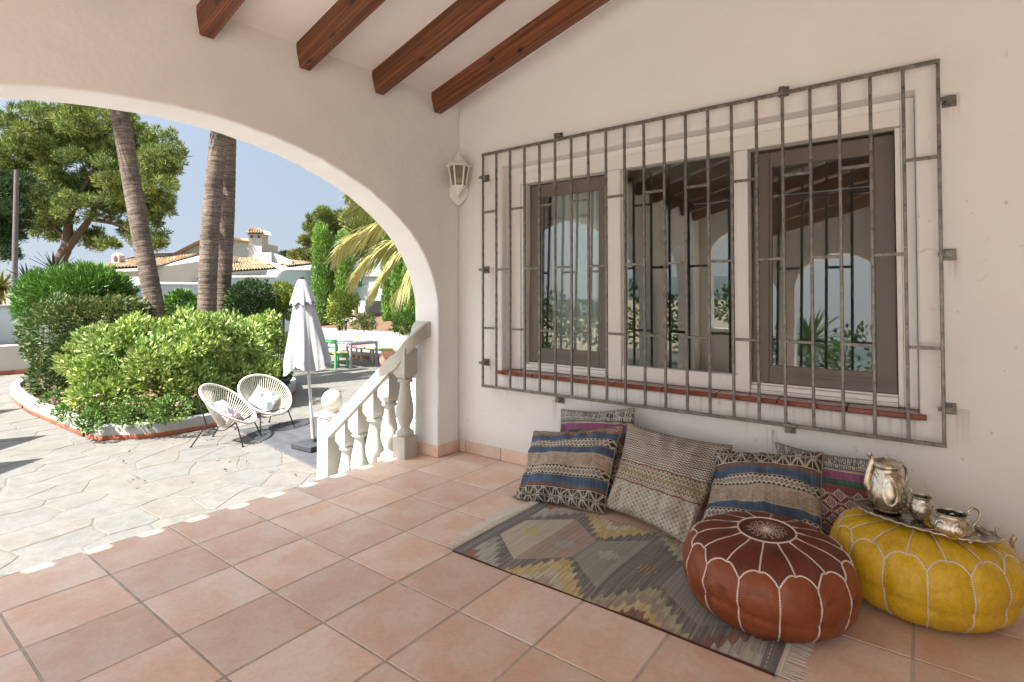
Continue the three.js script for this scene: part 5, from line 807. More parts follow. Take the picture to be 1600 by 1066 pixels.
// ------------------------------------------------------------------ date palm with yellowing fronds
{
  const c = at(702, 335, 10.2), o = thing('date_palm', 'date palm hanging yellowing fronds into the right of the arch', 'palm tree', [c.x, -0.1, c.z]);
  const ctr = V(0, c.y + 0.1, 0), tones = { y: [[0.46, 0.40, 0.17], [0.52, 0.48, 0.28], [0.36, 0.36, 0.12], [0.50, 0.40, 0.14], [0.27, 0.31, 0.09], [0.31, 0.33, 0.11]], g: [[0.22, 0.27, 0.07], [0.30, 0.32, 0.10], [0.36, 0.36, 0.14]] };
  part('trunk', limb([V(0.1, -1, 0), V(0, c.y * 0.5, 0), ctr], 0.3, 0.24, 20, 14), palmM, o);
  const frond = (pts, L, tn, seed) => {
    const w = pts.map(([x, y, d]) => at(x, y, d).sub(o.position)), cv = new THREE.CatmullRomCurve3([ctr.clone(), ...w]), n = 120, r = rngOf(seed), P = [], C = [];
    for (let i = 10; i < n; i++) for (const s of [-1, 1]) {
      const t = i / n, p = cv.getPoint(t), tg = cv.getTangent(t), side = V(0, 1, 0).cross(tg).normalize(), upv = tg.clone().cross(side).normalize();
      const d = side.clone().multiplyScalar(s * (0.55 + 0.3 * r())).addScaledVector(tg, 0.7 + 0.45 * t).add(V(0, s > 0 ? 0.3 - 0.35 * r() : -0.35 - 0.4 * r(), 0)).normalize(), l = L * Math.sin(Math.PI * (0.15 + 0.8 * t)) * (0.8 + 0.35 * r()) + 0.08, ww = 0.013 + 0.007 * r();
      const a = tg.clone().multiplyScalar(ww), e1 = p.clone().addScaledVector(d, l * 0.6).add(V(0, -0.06 * l, 0)), tip = p.clone().addScaledVector(d, l).add(V(0, -0.22 * l, 0)), q = tn[Math.floor(r() * tn.length)], v = 0.8 + 0.4 * r();
      for (const [x, y, z] of [[p.clone().sub(a), e1.clone().sub(a), p.clone().add(a)], [p.clone().add(a), e1.clone().sub(a), e1.clone().add(a)], [e1.clone().sub(a), tip, e1.clone().add(a)]]) { P.push(...x.toArray(), ...y.toArray(), ...z.toArray()); for (let k = 0; k < 3; k++) C.push(q[0] * v, q[1] * v, q[2] * v); }
    }
    const g = new THREE.BufferGeometry(); g.setAttribute('position', new THREE.Float32BufferAttribute(P, 3)); g.setAttribute('color', new THREE.Float32BufferAttribute(C, 3)); g.computeVertexNormals();
    const f = part('frond', g, LM, o); part('rib', tube(cv.getPoints(14), 0.014, 30, 5), std(0xb79f4a, 0.7), f);
  };
  frond([[640, 325, 10], [590, 350, 9.8], [545, 375, 9.7], [518, 408, 9.7]], 0.58, tones.y, 801);
  frond([[640, 312, 10.6], [605, 310, 10.8], [570, 318, 11], [540, 335, 11.2]], 0.58, tones.g, 802);
  frond([[635, 290, 10.4], [600, 283, 10.5], [568, 290, 10.6], [540, 308, 10.7]], 0.60, tones.g, 803);
  frond([[648, 368, 9.6], [610, 380, 9.4], [570, 410, 9.3], [545, 447, 9.3]], 0.50, tones.y, 804);
  frond([[655, 372, 9.4], [625, 392, 9.2], [598, 425, 9.1], [576, 468, 9.1]], 0.50, tones.y, 805);
  frond([[664, 378, 9.0], [650, 400, 8.9], [634, 430, 8.8], [622, 462, 8.8]], 0.74, tones.y, 806);
  frond([[668, 300, 10.8], [640, 270, 11.2], [610, 262, 11.5], [585, 275, 11.8]], 0.55, tones.g, 807);
  frond([[668, 345, 9.2], [655, 372, 9.0], [645, 410, 8.9], [640, 445, 8.9]], 0.5, tones.g, 810);
  const r = rngOf(809); for (let k = 0; k < 12; k++) { const a = -0.6 + k * 0.5, e = 0.9 - (k % 4) * 0.35, cvp = [1, 2, 3].map((j) => ctr.clone().add(V(Math.cos(a) * j * 0.75, j * 0.75 * Math.sin(e) - 0.16 * j * j, -Math.abs(Math.sin(a)) * j * 0.75))); const px = cvp.map((q) => q.clone().add(o.position)); const inv = px.map((q) => { const d = q.clone().sub(EYE).applyQuaternion(ORI.clone().invert()); return [814.71 + 839.27 * d.x / -d.z, 444.77 - 839.27 * d.y / -d.z, -d.z]; }); if (inv.some((q) => q[0] < 655)) continue; frond(inv, 0.45, tones.g, 820 + k); }
}
// ------------------------------------------------------------------ pines
function pine(label, base, trunkPts, clumps, n, tones, d, seed) {
  const b = at(...base, d), o = thing('pine_tree', label, 'pine tree', [b.x, TY, b.z]); const rel = (p) => p.sub(o.position);
  const cls = []; for (const [x, y, r] of clumps) { const k = hash(x, y, seed) - 0.5, q = rel(at(x, y, d + k * 3.4)), R = r / 839.27 * d; cls.push([q, V(R * 0.7, R * 0.48, R * 0.7), R * R * 0.14]); for (let j = 0; j < 16; j++) { const h = (m) => hash(x * 9 + j, y * 7 + m, seed + m) - 0.5, s = 0.17 + 0.26 * (h(5) + 0.5); cls.push([q.clone().add(V(h(1) * R * 1.95, h(2) * R * 1.5, h(3) * R * 1.95)), V(R * s, R * s * 0.7, R * s), R * R * s * 0.5]); } }
  part('crown', leaves(cls, n, 0.25, 0.05, tones, seed, { up: 0.7, shell: 0.25, spread: 0.9 }), LMdull, o, 'stuff');
  const gs = trunkPts.map(([pts, r0, r1]) => limb(pts.map(([x, y, dd = d]) => rel(at(x, y, dd))), r0, r1, 14, 9));
  part('trunk', gs[0], bark, o); gs.slice(1).forEach((g) => part('limb', g, bark, o));
}
pine('big spreading pine with a forked trunk behind the leaning palm', [90, 416], [
  [[[84, 470], [92, 412], [104, 385], [107, 350]], 0.42, 0.2], [[[98, 398], [118, 372], [138, 345], [150, 320]], 0.24, 0.12], [[[107, 350], [100, 310], [90, 280]], 0.25, 0.1], [[[105, 345], [128, 300], [150, 260]], 0.2, 0.08], [[[140, 342], [185, 352], [215, 370]], 0.12, 0.05], [[[104, 372], [80, 350], [60, 330]], 0.12, 0.05], [[[150, 320], [190, 300], [235, 285]], 0.13, 0.05]],
  [[28, 205, 30], [60, 188, 30], [95, 182, 32], [130, 185, 32], [160, 195, 34], [185, 185, 22], [15, 235, 30], [50, 228, 38], [95, 225, 40], [140, 225, 38], [25, 275, 26], [60, 262, 34], [40, 300, 20], [75, 300, 34], [110, 290, 34], [150, 265, 36], [185, 240, 32], [215, 225, 24], [243, 222, 24], [255, 245, 22], [265, 262, 14], [225, 262, 34], [190, 285, 34], [245, 285, 24], [150, 305, 28], [215, 310, 30], [240, 318, 24], [255, 315, 14], [180, 330, 20], [225, 340, 24], [60, 335, 24], [85, 335, 24], [118, 322, 22], [70, 362, 15], [85, 368, 10], [130, 372, 11], [150, 378, 15], [170, 380, 14], [148, 365, 12], [205, 360, 16], [248, 375, 17], [238, 380, 12], [208, 378, 9], [210, 198, 10]], 120000, G.pine, 30, 901);
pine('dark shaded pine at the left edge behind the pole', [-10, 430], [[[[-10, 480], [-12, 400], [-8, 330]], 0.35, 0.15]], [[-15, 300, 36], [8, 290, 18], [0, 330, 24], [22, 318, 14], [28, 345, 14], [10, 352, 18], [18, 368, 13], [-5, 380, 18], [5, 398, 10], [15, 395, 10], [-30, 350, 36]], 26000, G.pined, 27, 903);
pine('round-headed pine standing behind the first cypress', [515, 420], [[[[520, 450], [520, 400], [522, 360]], 0.3, 0.15]], [[490, 350, 15], [512, 340, 16], [500, 362, 14], [530, 350, 18], [548, 352, 16], [478, 378, 8], [486, 395, 8], [495, 380, 12], [520, 375, 20], [540, 375, 20]], 26000, G.pine.map((c) => c.map((q) => q * 0.8)), 34, 905);
shrub('carob_tree', 'broad olive green tree filling the gap behind the date palm fronds', 'tree', [cl(575, 365, 24, 1.0, 0.95, 0.8), cl(570, 395, 24, 0.95, 0.9, 0.8), cl(600, 350, 25, 1.0, 0.9, 0.8), cl(625, 340, 25, 1.1, 1.1, 0.9), cl(590, 330, 26, 0.9, 0.8, 0.8), cl(640, 385, 25, 1, 1, 0.8), cl(560, 345, 26, 0.7, 0.7, 0.7)], 12000, 0.22, 0.09, G.olive.map((c) => c.map((q) => q * 0.8)), 907, { stemR: 0.1 });
shrub('distant_tree', 'small dark tree on the skyline beyond the right-hand roof', 'tree', [cl(470, 404, 60, 1.6, 0.8, 1), cl(487, 400, 58, 1.2, 0.7, 1)], 3000, 0.5, 0.2, G.olive.map((c) => c.map((q) => q * 0.7)), 909, { stemR: 0.15 });
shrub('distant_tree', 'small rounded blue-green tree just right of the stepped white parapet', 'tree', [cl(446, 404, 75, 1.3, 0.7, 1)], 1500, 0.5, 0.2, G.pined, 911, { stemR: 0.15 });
// ------------------------------------------------------------------ neighbouring house
{
  const h = thing('neighbour_house', 'white neighbouring house with barrel tile roofs and a tiled chimney', 'house', at(300, 470, 27).setY(TY)); h.updateMatrixWorld();
  const rel = (p) => p.clone().sub(h.position), W = (name, pts, th, mat) => part(name, slab(pts.map(([x, y, d]) => rel(at(x, y, d))), FWD.clone().multiplyScalar(th)), mat, h);
  const tone = [0x94785a, 0xa08466, 0x877056, 0xa89276, 0x7d684f, 0x946f54];
  const roofM = new THREE.MeshStandardMaterial({ vertexColors: true, roughness: 0.9, side: THREE.DoubleSide });
  // barrel tiles laid in courses over the quad a (eave left) b (eave right) c (ridge right) d (ridge left)
  const roofQuad = (a, b, c, d, nx, ny, seed) => {
    const P = [], C = [], r = rngOf(seed), S = (u, v) => a.clone().lerp(b, u).lerp(d.clone().lerp(c, u), v), n = b.clone().sub(a).cross(d.clone().sub(a)).normalize(); if (n.y < 0) n.negate();
    for (let j = 0; j < ny; j++) for (let i = 0; i < nx; i++) {
      const col = new THREE.Color(tone[Math.floor(r() * tone.length)]), v0 = j / ny, v1 = (j + 1.15) / ny, k = 6, rows = [];
      for (let q = 0; q <= k; q++) { const f = q / k, u = (i + f) / nx, hgt = 0.085 * Math.sin(Math.PI * f); rows.push([S(u, v0).addScaledVector(n, hgt + 0.03), S(u, Math.min(1, v1)).addScaledVector(n, hgt)]); }
      for (let q = 0; q < k; q++) { const [p0, p1] = rows[q], [p2, p3] = rows[q + 1]; P.push(...p0.toArray(), ...p2.toArray(), ...p3.toArray(), ...p0.toArray(), ...p3.toArray(), ...p1.toArray()); for (let z = 0; z < 6; z++) C.push(col.r, col.g, col.b); }
    }
    const g = new THREE.BufferGeometry(); g.setAttribute('position', new THREE.Float32BufferAttribute(P, 3)); g.setAttribute('color', new THREE.Float32BufferAttribute(C, 3)); g.computeVertexNormals(); return g;
  };
  const rq = (a, b, c, d, nx, ny, s) => { const rf = part('roof', roofQuad(...[a, b, c, d].map((p) => rel(at(...p))), nx, ny, s), roofM, h, 'stuff'); part('roof_deck', slab([a, b, c, d].map((p) => rel(at(...p)).add(V(0, -0.03, 0))), V(0, -0.12, 0)), M.outerWall, h); return rf; };
  rq([138, 421.5, 26], [243, 417.5, 25], [314, 396.5, 30], [232, 398, 33], 20, 14, 1);
  rq([355, 425, 27.5], [438, 419.5, 29], [409, 405, 31], [355, 403.5, 30], 18, 10, 2);
  rq([447, 417, 29], [492, 412.5, 30], [492, 409.5, 33], [422, 406, 33], 14, 8, 3);
  W('wall', [[128, 470, 26.3], [246, 470, 25.6], [246, 417, 25.6], [150, 421.5, 26.3], [128, 421.5, 26.3]], 0.3, M.outerWall);
  W('side_wall', [[243, 470, 25.4], [366, 470, 29], [366, 400, 29], [314, 399, 29], [243, 418, 25.4]], 0.3, M.beigeWall);
  W('parapet', [[118, 440, 27], [152, 440, 27], [152, 418.5, 27], [118, 417.5, 27]], 0.4, M.outerWall);
  W('low_wall', [[170, 470, 24], [232, 470, 24], [232, 432, 24], [170, 433, 24]], 0.25, M.outerWall);
  const win = W('window', [[198, 452, 23.95], [216, 452, 23.95], [216, 441, 23.95], [198, 441, 23.95]], 0.05, M.whiteFrame);
  part('pane', slab([[199.5, 451, 23.93], [214.5, 451, 23.93], [214.5, 442, 23.93], [199.5, 442, 23.93]].map(([x, y, d]) => rel(at(x, y, d))), FWD.clone().multiplyScalar(0.03)), std(0x66736a, 0.15), win);
  const w2 = W('window', [[306, 450, 27], [313, 450, 27.2], [313, 431, 27.2], [306, 431, 27]], 0.05, M.whiteFrame);
  part('pane', slab([[307, 449, 26.95], [312, 449, 27.1], [312, 432, 27.1], [307, 432, 26.95]].map(([x, y, d]) => rel(at(x, y, d))), FWD.clone().multiplyScalar(0.04)), std(0x7d93a8, 0.15), w2);
  W('vent', [[291, 413.5, 27.2], [297, 413, 27.3], [297, 410.5, 27.3], [291, 411, 27.2]], 0.05, M.beigeWall);
  const up = W('upper_wall', [[272, 398, 31.5], [318, 375.5, 31.5], [340, 370, 31.5], [362, 374, 31.5], [398, 377.5, 31.5], [398, 389, 31.5], [409, 395, 31.5], [409, 408, 31.5], [272, 408, 31.5]], 3, M.outerWall);
  part('ridge_cap', [tube([rel(at(271, 398, 31.4)), rel(at(318, 375.2, 31.4)), rel(at(340, 369.5, 31.4))], 0.1, 14, 6), tube([rel(at(345, 371, 31.4)), rel(at(398, 377.5, 31.4))], 0.1, 10, 6)], std(0xb98f68, 0.9), up);
  const ch = W('chimney', [[388, 408, 30.5], [409, 408, 30.5], [409, 363, 30.5], [388, 363, 30.5]], 0.75, M.outerWall);
  part('chimney_cap', roofQuad(...[[384.5, 365.5, 30.2], [412, 365.5, 30.2], [408, 358, 30.9], [391, 357.5, 30.9]].map((p) => rel(at(...p))), 6, 3, 9), roofM, ch); part('chimney_crown', slab([[384.5, 366, 30.25], [412, 366, 30.25], [409, 358.8, 30.9], [390, 358.5, 30.9]].map((p) => rel(at(...p))), FWD.clone().multiplyScalar(1.0)), M.outerWall, ch);
  for (const x of [391, 402]) part('smoke_hole', slab([[x, 371.5, 30.48], [x + 4.5, 371.5, 30.48], [x + 2.2, 367, 30.48]].map((p) => rel(at(...p))), FWD.clone().multiplyScalar(0.04)), std(0x2a2724, 1), ch);
  const ch2 = W('small_chimney', [[174, 418, 27.5], [186, 418, 27.5], [186, 399, 27.5], [180, 394, 27.5], [174, 399, 27.5]], 0.4, M.outerWall);
  part('smoke_hole', slab([[177.5, 408, 27.47], [182.5, 408, 27.47], [182.5, 402, 27.47], [180, 399, 27.47], [177.5, 402, 27.47]].map((p) => rel(at(...p))), FWD.clone().multiplyScalar(0.03)), std(0x6b3a2a, 1), ch2);
  W('stepped_parapet', [[407, 412, 29.5], [424, 412, 29.5], [424, 394.5, 29.5], [407, 394.5, 29.5]], 0.4, M.outerWall);
  W('sloped_parapet', [[424, 395, 29.7], [436, 400, 29.7], [456, 408, 29.7], [456, 412, 29.7], [424, 412, 29.7]], 0.3, M.blueWall);
  W('verge', [[420, 409, 29.2], [450, 418, 28.6], [434, 420.5, 28.6], [414, 408, 29.2]], 0.25, M.outerWall);
  W('rear_wall', [[352, 470, 28.6], [500, 470, 28.6], [500, 412, 28.6], [440, 420, 28.6], [380, 426, 28.6], [352, 427, 28.6]], 0.3, M.blueWall);
}
// ------------------------------------------------------------------ terrace furniture
{
  const m = thing('outdoor_mat', 'dark grey outdoor mat under the parasol base', 'mat');
  const A = onY(372, 673, TY), B = onY(487, 729, TY), D = onY(487, 655, TY), ex = B.clone().sub(A).normalize(), ez = V(ex.z, 0, -ex.x); if (ez.dot(D.clone().sub(A)) < 0) ez.negate();
  const g = grid(40, 40, (u, v) => V(A.x, TY + 0.012, A.z).addScaledVector(ex, u * 3.6).addScaledVector(ez, v * 2.6).add(V(0, 0.002 * Math.sin(u * 19) * Math.sin(v * 17), 0)));
  const up = g.attributes.normal.getY(0) > 0; if (!up) { const ix = g.index.array; for (let i = 0; i < ix.length; i += 3) { const q = ix[i]; ix[i] = ix[i + 1]; ix[i + 1] = q; } g.computeVertexNormals(); }
  part('weave', metric(g), std(0x515359, 0.95, { map: rep(speck, 1.3), bumpMap: rep(clothBump, 3), bumpScale: 0.002 }), m);
  const c = [[0, 0], [3.6, 0], [3.6, 2.6], [0, 2.6]].map(([a, b]) => V(A.x, TY + 0.008, A.z).addScaledVector(ex, a).addScaledVector(ez, b)); part('hem', [0, 1, 2, 3].map((k) => bar(c[k], c[(k + 1) % 4], 0.007, 6)), std(0x505258, 0.95), m);
}
const wireM = std(0x2a2624, 0.5, { metalness: 0.4 }), cordM = std(0xc6c0b4, 0.6), rimM = std(0xcac4b9, 0.55);
function wireChair() {
  const o = new THREE.Group(); o.name = numbered('wicker_chair'); scene.add(o);
  const sl = 0.66, C = V(0, 0.545, 0), a1 = V(Math.cos(sl), -Math.sin(sl), 0), a2 = V(0, 0, 1), RA = 0.44, RB = 0.385;
  const rim = (t, k = 1) => C.clone().addScaledVector(a1, RA * k * Math.cos(t)).addScaledVector(a2, RB * k * Math.sin(t) * (1 - 0.06 * Math.cos(t)));
  const hub = (t) => V(-0.06, 0.235, 0).addScaledVector(V(0.95, -0.25, 0), 0.085 * Math.cos(t)).addScaledVector(a2, 0.085 * Math.sin(t));
  const n = 66, ring = [], hr = []; for (let k = 0; k < 48; k++) { ring.push(rim(k / 48 * 6.2832)); hr.push(hub(k / 48 * 6.2832)); }
  part('rim', new THREE.TubeGeometry(new THREE.CatmullRomCurve3(ring, true), 120, 0.019, 8, true), rimM, o);
  part('hub_ring', new THREE.TubeGeometry(new THREE.CatmullRomCurve3(hr, true), 60, 0.01, 6, true), rimM, o);
  const cords = []; for (let k = 0; k < n; k++) { const t = k / n * 6.2832, p = rim(t), q = hub(t), m = p.clone().lerp(q, 0.5).addScaledVector(V(-0.06, 0.235, 0).sub(p).cross(V()).add(V(0, -0.04, 0)), 1); cords.push(new THREE.TubeGeometry(new THREE.QuadraticBezierCurve3(p, m, q), 7, 0.0062, 5)); }
  part('woven_cords', cords, cordM, o, 'stuff');
  for (const s of [-1, 1]) {
    part('leg', tube([[0.20, 0.33, s * 0.22], [0.24, 0.26, s * 0.235], [0.34, 0.004, s * 0.285]], 0.0095, 12, 7), wireM, o);
    part('leg', [tube([[-0.32, 0.70, s * 0.20], [-0.27, 0.55, s * 0.235], [-0.19, 0.30, s * 0.235]], 0.0095, 10, 7), tube([[-0.19, 0.30, s * 0.235], [-0.28, 0.15, s * 0.26], [-0.37, 0.004, s * 0.285]], 0.0095, 10, 7)], wireM, o);
    part('side_bar', tube([[-0.19, 0.30, s * 0.235], [0.0, 0.205, s * 0.21], [0.20, 0.31, s * 0.22]], 0.0085, 12, 6), wireM, o);
    for (const x of [0.34, -0.37]) part('foot', new THREE.CylinderGeometry(0.016, 0.018, 0.012, 10).translate(x, 0.006, s * 0.285), wireM, o);
  }
  part('cross_bar', bar(V(0.2, 0.31, -0.22), V(0.2, 0.31, 0.22), 0.0085), wireM, o);
  return o;
}
const flat = (px, py) => onY(px, py, TY + 0.004);
const chairA = wireChair(), chairB = chairA.clone(); chairB.name = numbered('wicker_chair'); scene.add(chairB);
tag(chairA, 'white corded basket chair on the left, seen from its side, with a mauve cushion', 'chair', 'corded basket chairs'); tag(chairB, 'white corded basket chair on the right, turned to the viewer, with a pale grey cushion', 'chair', 'corded basket chairs');
{ const p = flat(357, 690); chairA.position.copy(p); chairA.rotation.y = Math.atan2(0.62, 0.78); const q = flat(415, 670); chairB.position.copy(q); chairB.rotation.y = Math.atan2(0.05, 1.0); }
function softCushion(name, label, mat, w, h, th, pos, basis, seed) {
  const o = thing(name, label, 'cushion', pos); const side = (sg) => grid(26, 26, (a, b) => { const u = a * 2 - 1, v = b * 2 - 1, e = Math.pow((1 - u * u) * (1 - v * v), 0.42), wv = fbm(a * 4 + seed, b * 4, 64, 3, seed) - 0.5, cr = 0.25 * Math.sin(5 * Math.atan2(v, u) + seed) * smooth(0.3, 0.9, Math.hypot(u, v)); return V(u * w / 2 * (1 - 0.08 * (1 - v * v) * Math.abs(u)), v * h / 2 * (1 - 0.08 * (1 - u * u) * Math.abs(v)), sg * th * e * (1 + 0.9 * wv + cr)).applyQuaternion(basis); });
  const f = side(1), k = side(-1); const ix = k.index.array; for (let i = 0; i < ix.length; i += 3) { const q = ix[i]; ix[i] = ix[i + 1]; ix[i + 1] = q; } k.computeVertexNormals(); part('cover', [f, k], mat, o); return o;
}
{
  const inChair = (c, x, y, z) => c.position.clone().add(V(x, y, z).applyAxisAngle(V(0, 1, 0), c.rotation.y));
  const bas = (c, tilt) => new THREE.Quaternion().setFromAxisAngle(V(0, 1, 0), c.rotation.y + Math.PI / 2).multiply(new THREE.Quaternion().setFromAxisAngle(V(1, 0, 0), -tilt));
  softCushion('seat_cushion', 'mauve grey cushion lying in the left basket chair', std(0xb9adb2, 0.95, { bumpMap: rep(clothBump, 3), bumpScale: 0.001 }), 0.42, 0.40, 0.06, inChair(chairA, -0.05, 0.44, 0.02), bas(chairA, 0.85), 5);
  softCushion('seat_cushion', 'crumpled pale grey cushion propped in the right basket chair', std(0xc3cacb, 0.95, { bumpMap: rep(clothBump, 3), bumpScale: 0.001 }), 0.42, 0.40, 0.075, inChair(chairB, -0.06, 0.455, 0.0), bas(chairB, 0.75).multiply(new THREE.Quaternion().setFromAxisAngle(V(0, 0, 1), 0.75)), 9);
}
{ // closed parasol
  const base = onY(483, 696, TY + 0.05), o = thing('parasol', 'closed white parasol on a grey pole with a square dark base', 'parasol', [base.x, TY, base.z]);
  const d = base.clone().sub(EYE).dot(FWD), foot = at(490, 690, d), top = at(471, 437, d), L = (p) => p.clone().sub(o.position);
  const sM = std(0x3d4044, 0.75, { map: rep(speck, 3) });
  const bs = part('base', [boxAt(-0.21, 0.21, 0.004, 0.075, -0.21, 0.21, 0.012), new THREE.CylinderGeometry(0.035, 0.04, 0.05, 16).translate(0, 0.1, 0)], sM, o); bs.rotation.y = 0.10; bs.position.copy(L(foot)).setY(0.012);
  const f0 = L(foot).setY(0.09), f1 = L(top), ax = f1.clone().sub(f0).normalize();
  part('pole', bar(f0, f1.clone().addScaledVector(ax, 0.0), 0.021, 14), std(0xbdbcba, 0.4, { metalness: 0.5 }), o);
  part('socket', bar(f0.clone().addScaledVector(ax, -0.05), f0.clone().addScaledVector(ax, 0.34), 0.029, 14), std(0xa8a29c, 0.5, { metalness: 0.3 }), o);
  const H = f0.distanceTo(f1), side = V(1, 0, 0).cross(ax).normalize(), fw = ax.clone().cross(side);
  const hem = 1.08, cloth = std(0x9d9c9e, 0.95, { side: THREE.DoubleSide, bumpMap: rep(clothBump, 12), bumpScale: 0.001 });
  const skin = (y0, y1, rad, pleat, seed, hemJ) => grid(160, 60, (u, v) => {
    const th = u * 6.2832, y = lerp(y1, y0, v) , f = Math.cos(th * 8 + 1.4 * Math.sin(th + seed) + 0.8 * v * Math.sin(seed + th * 2)), fine = 0.35 * Math.cos(th * 21 + seed + 5 * v) * v;
    const R = rad(v) * (1 + pleat * v * (f * 0.75 + fine * 0.6)), drop = v > 0.96 ? hemJ * (0.5 + 0.5 * Math.cos(th * 4 + 1)) + 0.02 * f : 0;
    return f0.clone().addScaledVector(ax, y - drop).addScaledVector(side, R * Math.cos(th)).addScaledVector(fw, R * Math.sin(th));
  }, true);
  part('canopy', skin(hem, H - 0.03, (v) => 0.06 + 0.215 * Math.pow(v, 0.85), 0.22, 2, 0.10), cloth, o);
  part('top_flap', skin(H - 0.33, H, (v) => 0.045 + 0.125 * Math.pow(v, 0.8), 0.10, 4, 0.0), cloth, o);
  part('finial', bar(f1.clone().addScaledVector(ax, -0.01), f1.clone().addScaledVector(ax, 0.035), 0.042, 12), std(0x4a4a4a, 0.5), o);
  part('tie_strap', tube([[0.17, 0.4], [0.19, 0.3], [0.20, 0.36]].map(([r, y]) => f0.clone().addScaledVector(ax, H - y).addScaledVector(FWD, -r * 0.9).add(V(0.06, 0, -0.05))), 0.008, 10, 5), cloth, o);
}
{ // dining table, chairs, bench by the retaining wall
  const t = thing('dining_table', 'long grey metal dining table before the retaining wall', 'table', [-11.7, TY, -7.25]);
  const m = std(0x9aa0a6, 0.45, { metalness: 0.3 });
  part('tabletop', boxAt(-1.05, 1.05, 0.715, 0.745, -0.5, 0.5, 0.004), std(0xb9c0c8, 0.3, { metalness: 0.2 }), t); part('apron', [boxAt(-1.0, 1.0, 0.66, 0.7145, -0.49, -0.465), boxAt(-1.0, 1.0, 0.66, 0.7145, 0.465, 0.49), boxAt(1.01, 1.035, 0.66, 0.7145, -0.46, 0.46), boxAt(-1.035, -1.01, 0.66, 0.7145, -0.46, 0.46)], m, t);
  for (const x of [-1.01, 1.01]) for (const z of [-0.46, 0.46]) part('leg', boxAt(x - 0.03, x + 0.03, 0, 0.7145, z - 0.03, z + 0.03, 0.003), m, t);
  const chair = (label, x, z, turn, mat, seatM) => { const c = thing('slat_chair', label, 'chair', [x, TY, z], turn); for (const s of [-1, 1]) { part('back_leg', boxAt(s * 0.2 - 0.026, s * 0.2 + 0.026, 0, 0.86, 0.18, 0.225, 0.004), mat, c); part('front_leg', boxAt(s * 0.2 - 0.024, s * 0.2 + 0.024, 0, 0.43, -0.225, -0.18, 0.004), mat, c); part('side_rail', boxAt(s * 0.2 - 0.018, s * 0.2 + 0.018, 0.37, 0.425, -0.179, 0.179), mat, c); } part('back_rail', [boxAt(-0.173, 0.173, 0.77, 0.84, 0.19, 0.215, 0.004), boxAt(-0.173, 0.173, 0.6, 0.65, 0.19, 0.215, 0.004)], mat, c); part('front_rail', boxAt(-0.175, 0.175, 0.37, 0.425, -0.215, -0.19), mat, c); part('seat', boxAt(-0.225, 0.225, 0.431, 0.46, -0.23, 0.177, 0.01), seatM, c); return c; };
  const gr = std(0x4fae62, 0.45);
  chair('green painted wooden chair at the near side of the dining table', -11.12, -6.62, 0.06, gr, std(0xcfc98a, 0.8));
  chair('grey chair half hidden behind the parasol at the dining table', -12.0, -6.55, 0, std(0x6a6d70, 0.5), std(0xc9b9ae, 0.8));
  const b = thing('bench', 'white slatted bench standing along the retaining wall', 'bench', [-12.1, TY, -8.2]);
  part('seat', boxAt(-1.7, 1.75, 0.40, 0.43, -0.25, 0.22, 0.005), M.balus, b); for (const x of [-1.6, -0.5, 0.25, 0.85, 1.65]) part('leg', [boxAt(x - 0.025, x + 0.025, 0, 0.3995, 0.15, 0.2), boxAt(x - 0.025, x + 0.025, 0, 0.3995, -0.22, -0.17)], M.balus, b);
  const pad = (label, x, w, col) => { const p = thing('bench_cushion', label, 'cushion', [x, TY + 0.432, -8.2], 0, 'flat cushions on the bench'); part('cover', boxAt(-w / 2, w / 2, 0.0, 0.055, -0.22, 0.23, 0.02), std(col, 0.95), p); };
  pad('coral red flat cushion on the bench behind the table', -12.35, 0.6, 0xd06a6a); pad('pale yellow flat cushion in the middle of the bench', -11.7, 0.62, 0xd8d79a); pad('lime green flat cushion at the right of the bench', -11.05, 0.6, 0xa9c77a);
  const side = thing('side_table', 'pale blue grey low side table right of the dining table', 'side table', [-9.95, TY, -8.15]); part('top', boxAt(-0.42, 0.42, 0.40, 0.43, -0.26, 0.26, 0.004), m, side); for (const x of [-0.38, 0.38]) for (const z of [-0.22, 0.22]) part('leg', boxAt(x - 0.02, x + 0.02, 0, 0.3995, z - 0.02, z + 0.02), m, side);
  const cup = (name, label, cat, px, py, prof, col, tr) => { const p = onY(px, py, TY + 0.747), o = thing(name, label, cat, p); part('body', new THREE.LatheGeometry(prof.map(([a, q]) => new THREE.Vector2(a, q)), 18), tr ? new THREE.MeshPhysicalMaterial({ color: col, roughness: 0.1, transmission: 0.7, thickness: 0, side: THREE.DoubleSide }) : std(col, 0.5, { side: THREE.DoubleSide }), o); part('rim', new THREE.TorusGeometry(prof[prof.length - 1][0], 0.004, 6, 20).rotateX(Math.PI / 2).translate(0, prof[prof.length - 1][1], 0), std(col, 0.4), o); };
  cup('beaker', 'yellow beaker on the dining table', 'cup', 556, 530, [[0, 0], [0.042, 0], [0.055, 0.06], [0.062, 0.13]], 0xd6cd83);
  cup('glass', 'clear drinking glass on the dining table beside the yellow beaker', 'glass', 545, 531, [[0, 0], [0.035, 0], [0.04, 0.14]], 0xe6ecec, true);
  cup('shaker', 'small dark shaker at the far end of the dining table', 'shaker', 503, 525, [[0, 0], [0.035, 0], [0.038, 0.08], [0.02, 0.1], [0.022, 0.15]], 0x4a4a4c);
  const q = onZ(607, 556, -7.4), pot = thing('clay_pot', 'rounded pinkish clay pot behind the handrail by the table', 'pot', [q.x, TY, -7.4]); part('body', new THREE.LatheGeometry([[0, 0], [0.14, 0], [0.24, 0.16], [0.27, 0.3], [0.22, 0.45], [0.14, 0.52], [0.15, 0.55], [0.12, 0.54]].map(([a, b2]) => new THREE.Vector2(a, b2)), 24), std(0xc08a73, 0.85), pot);
}
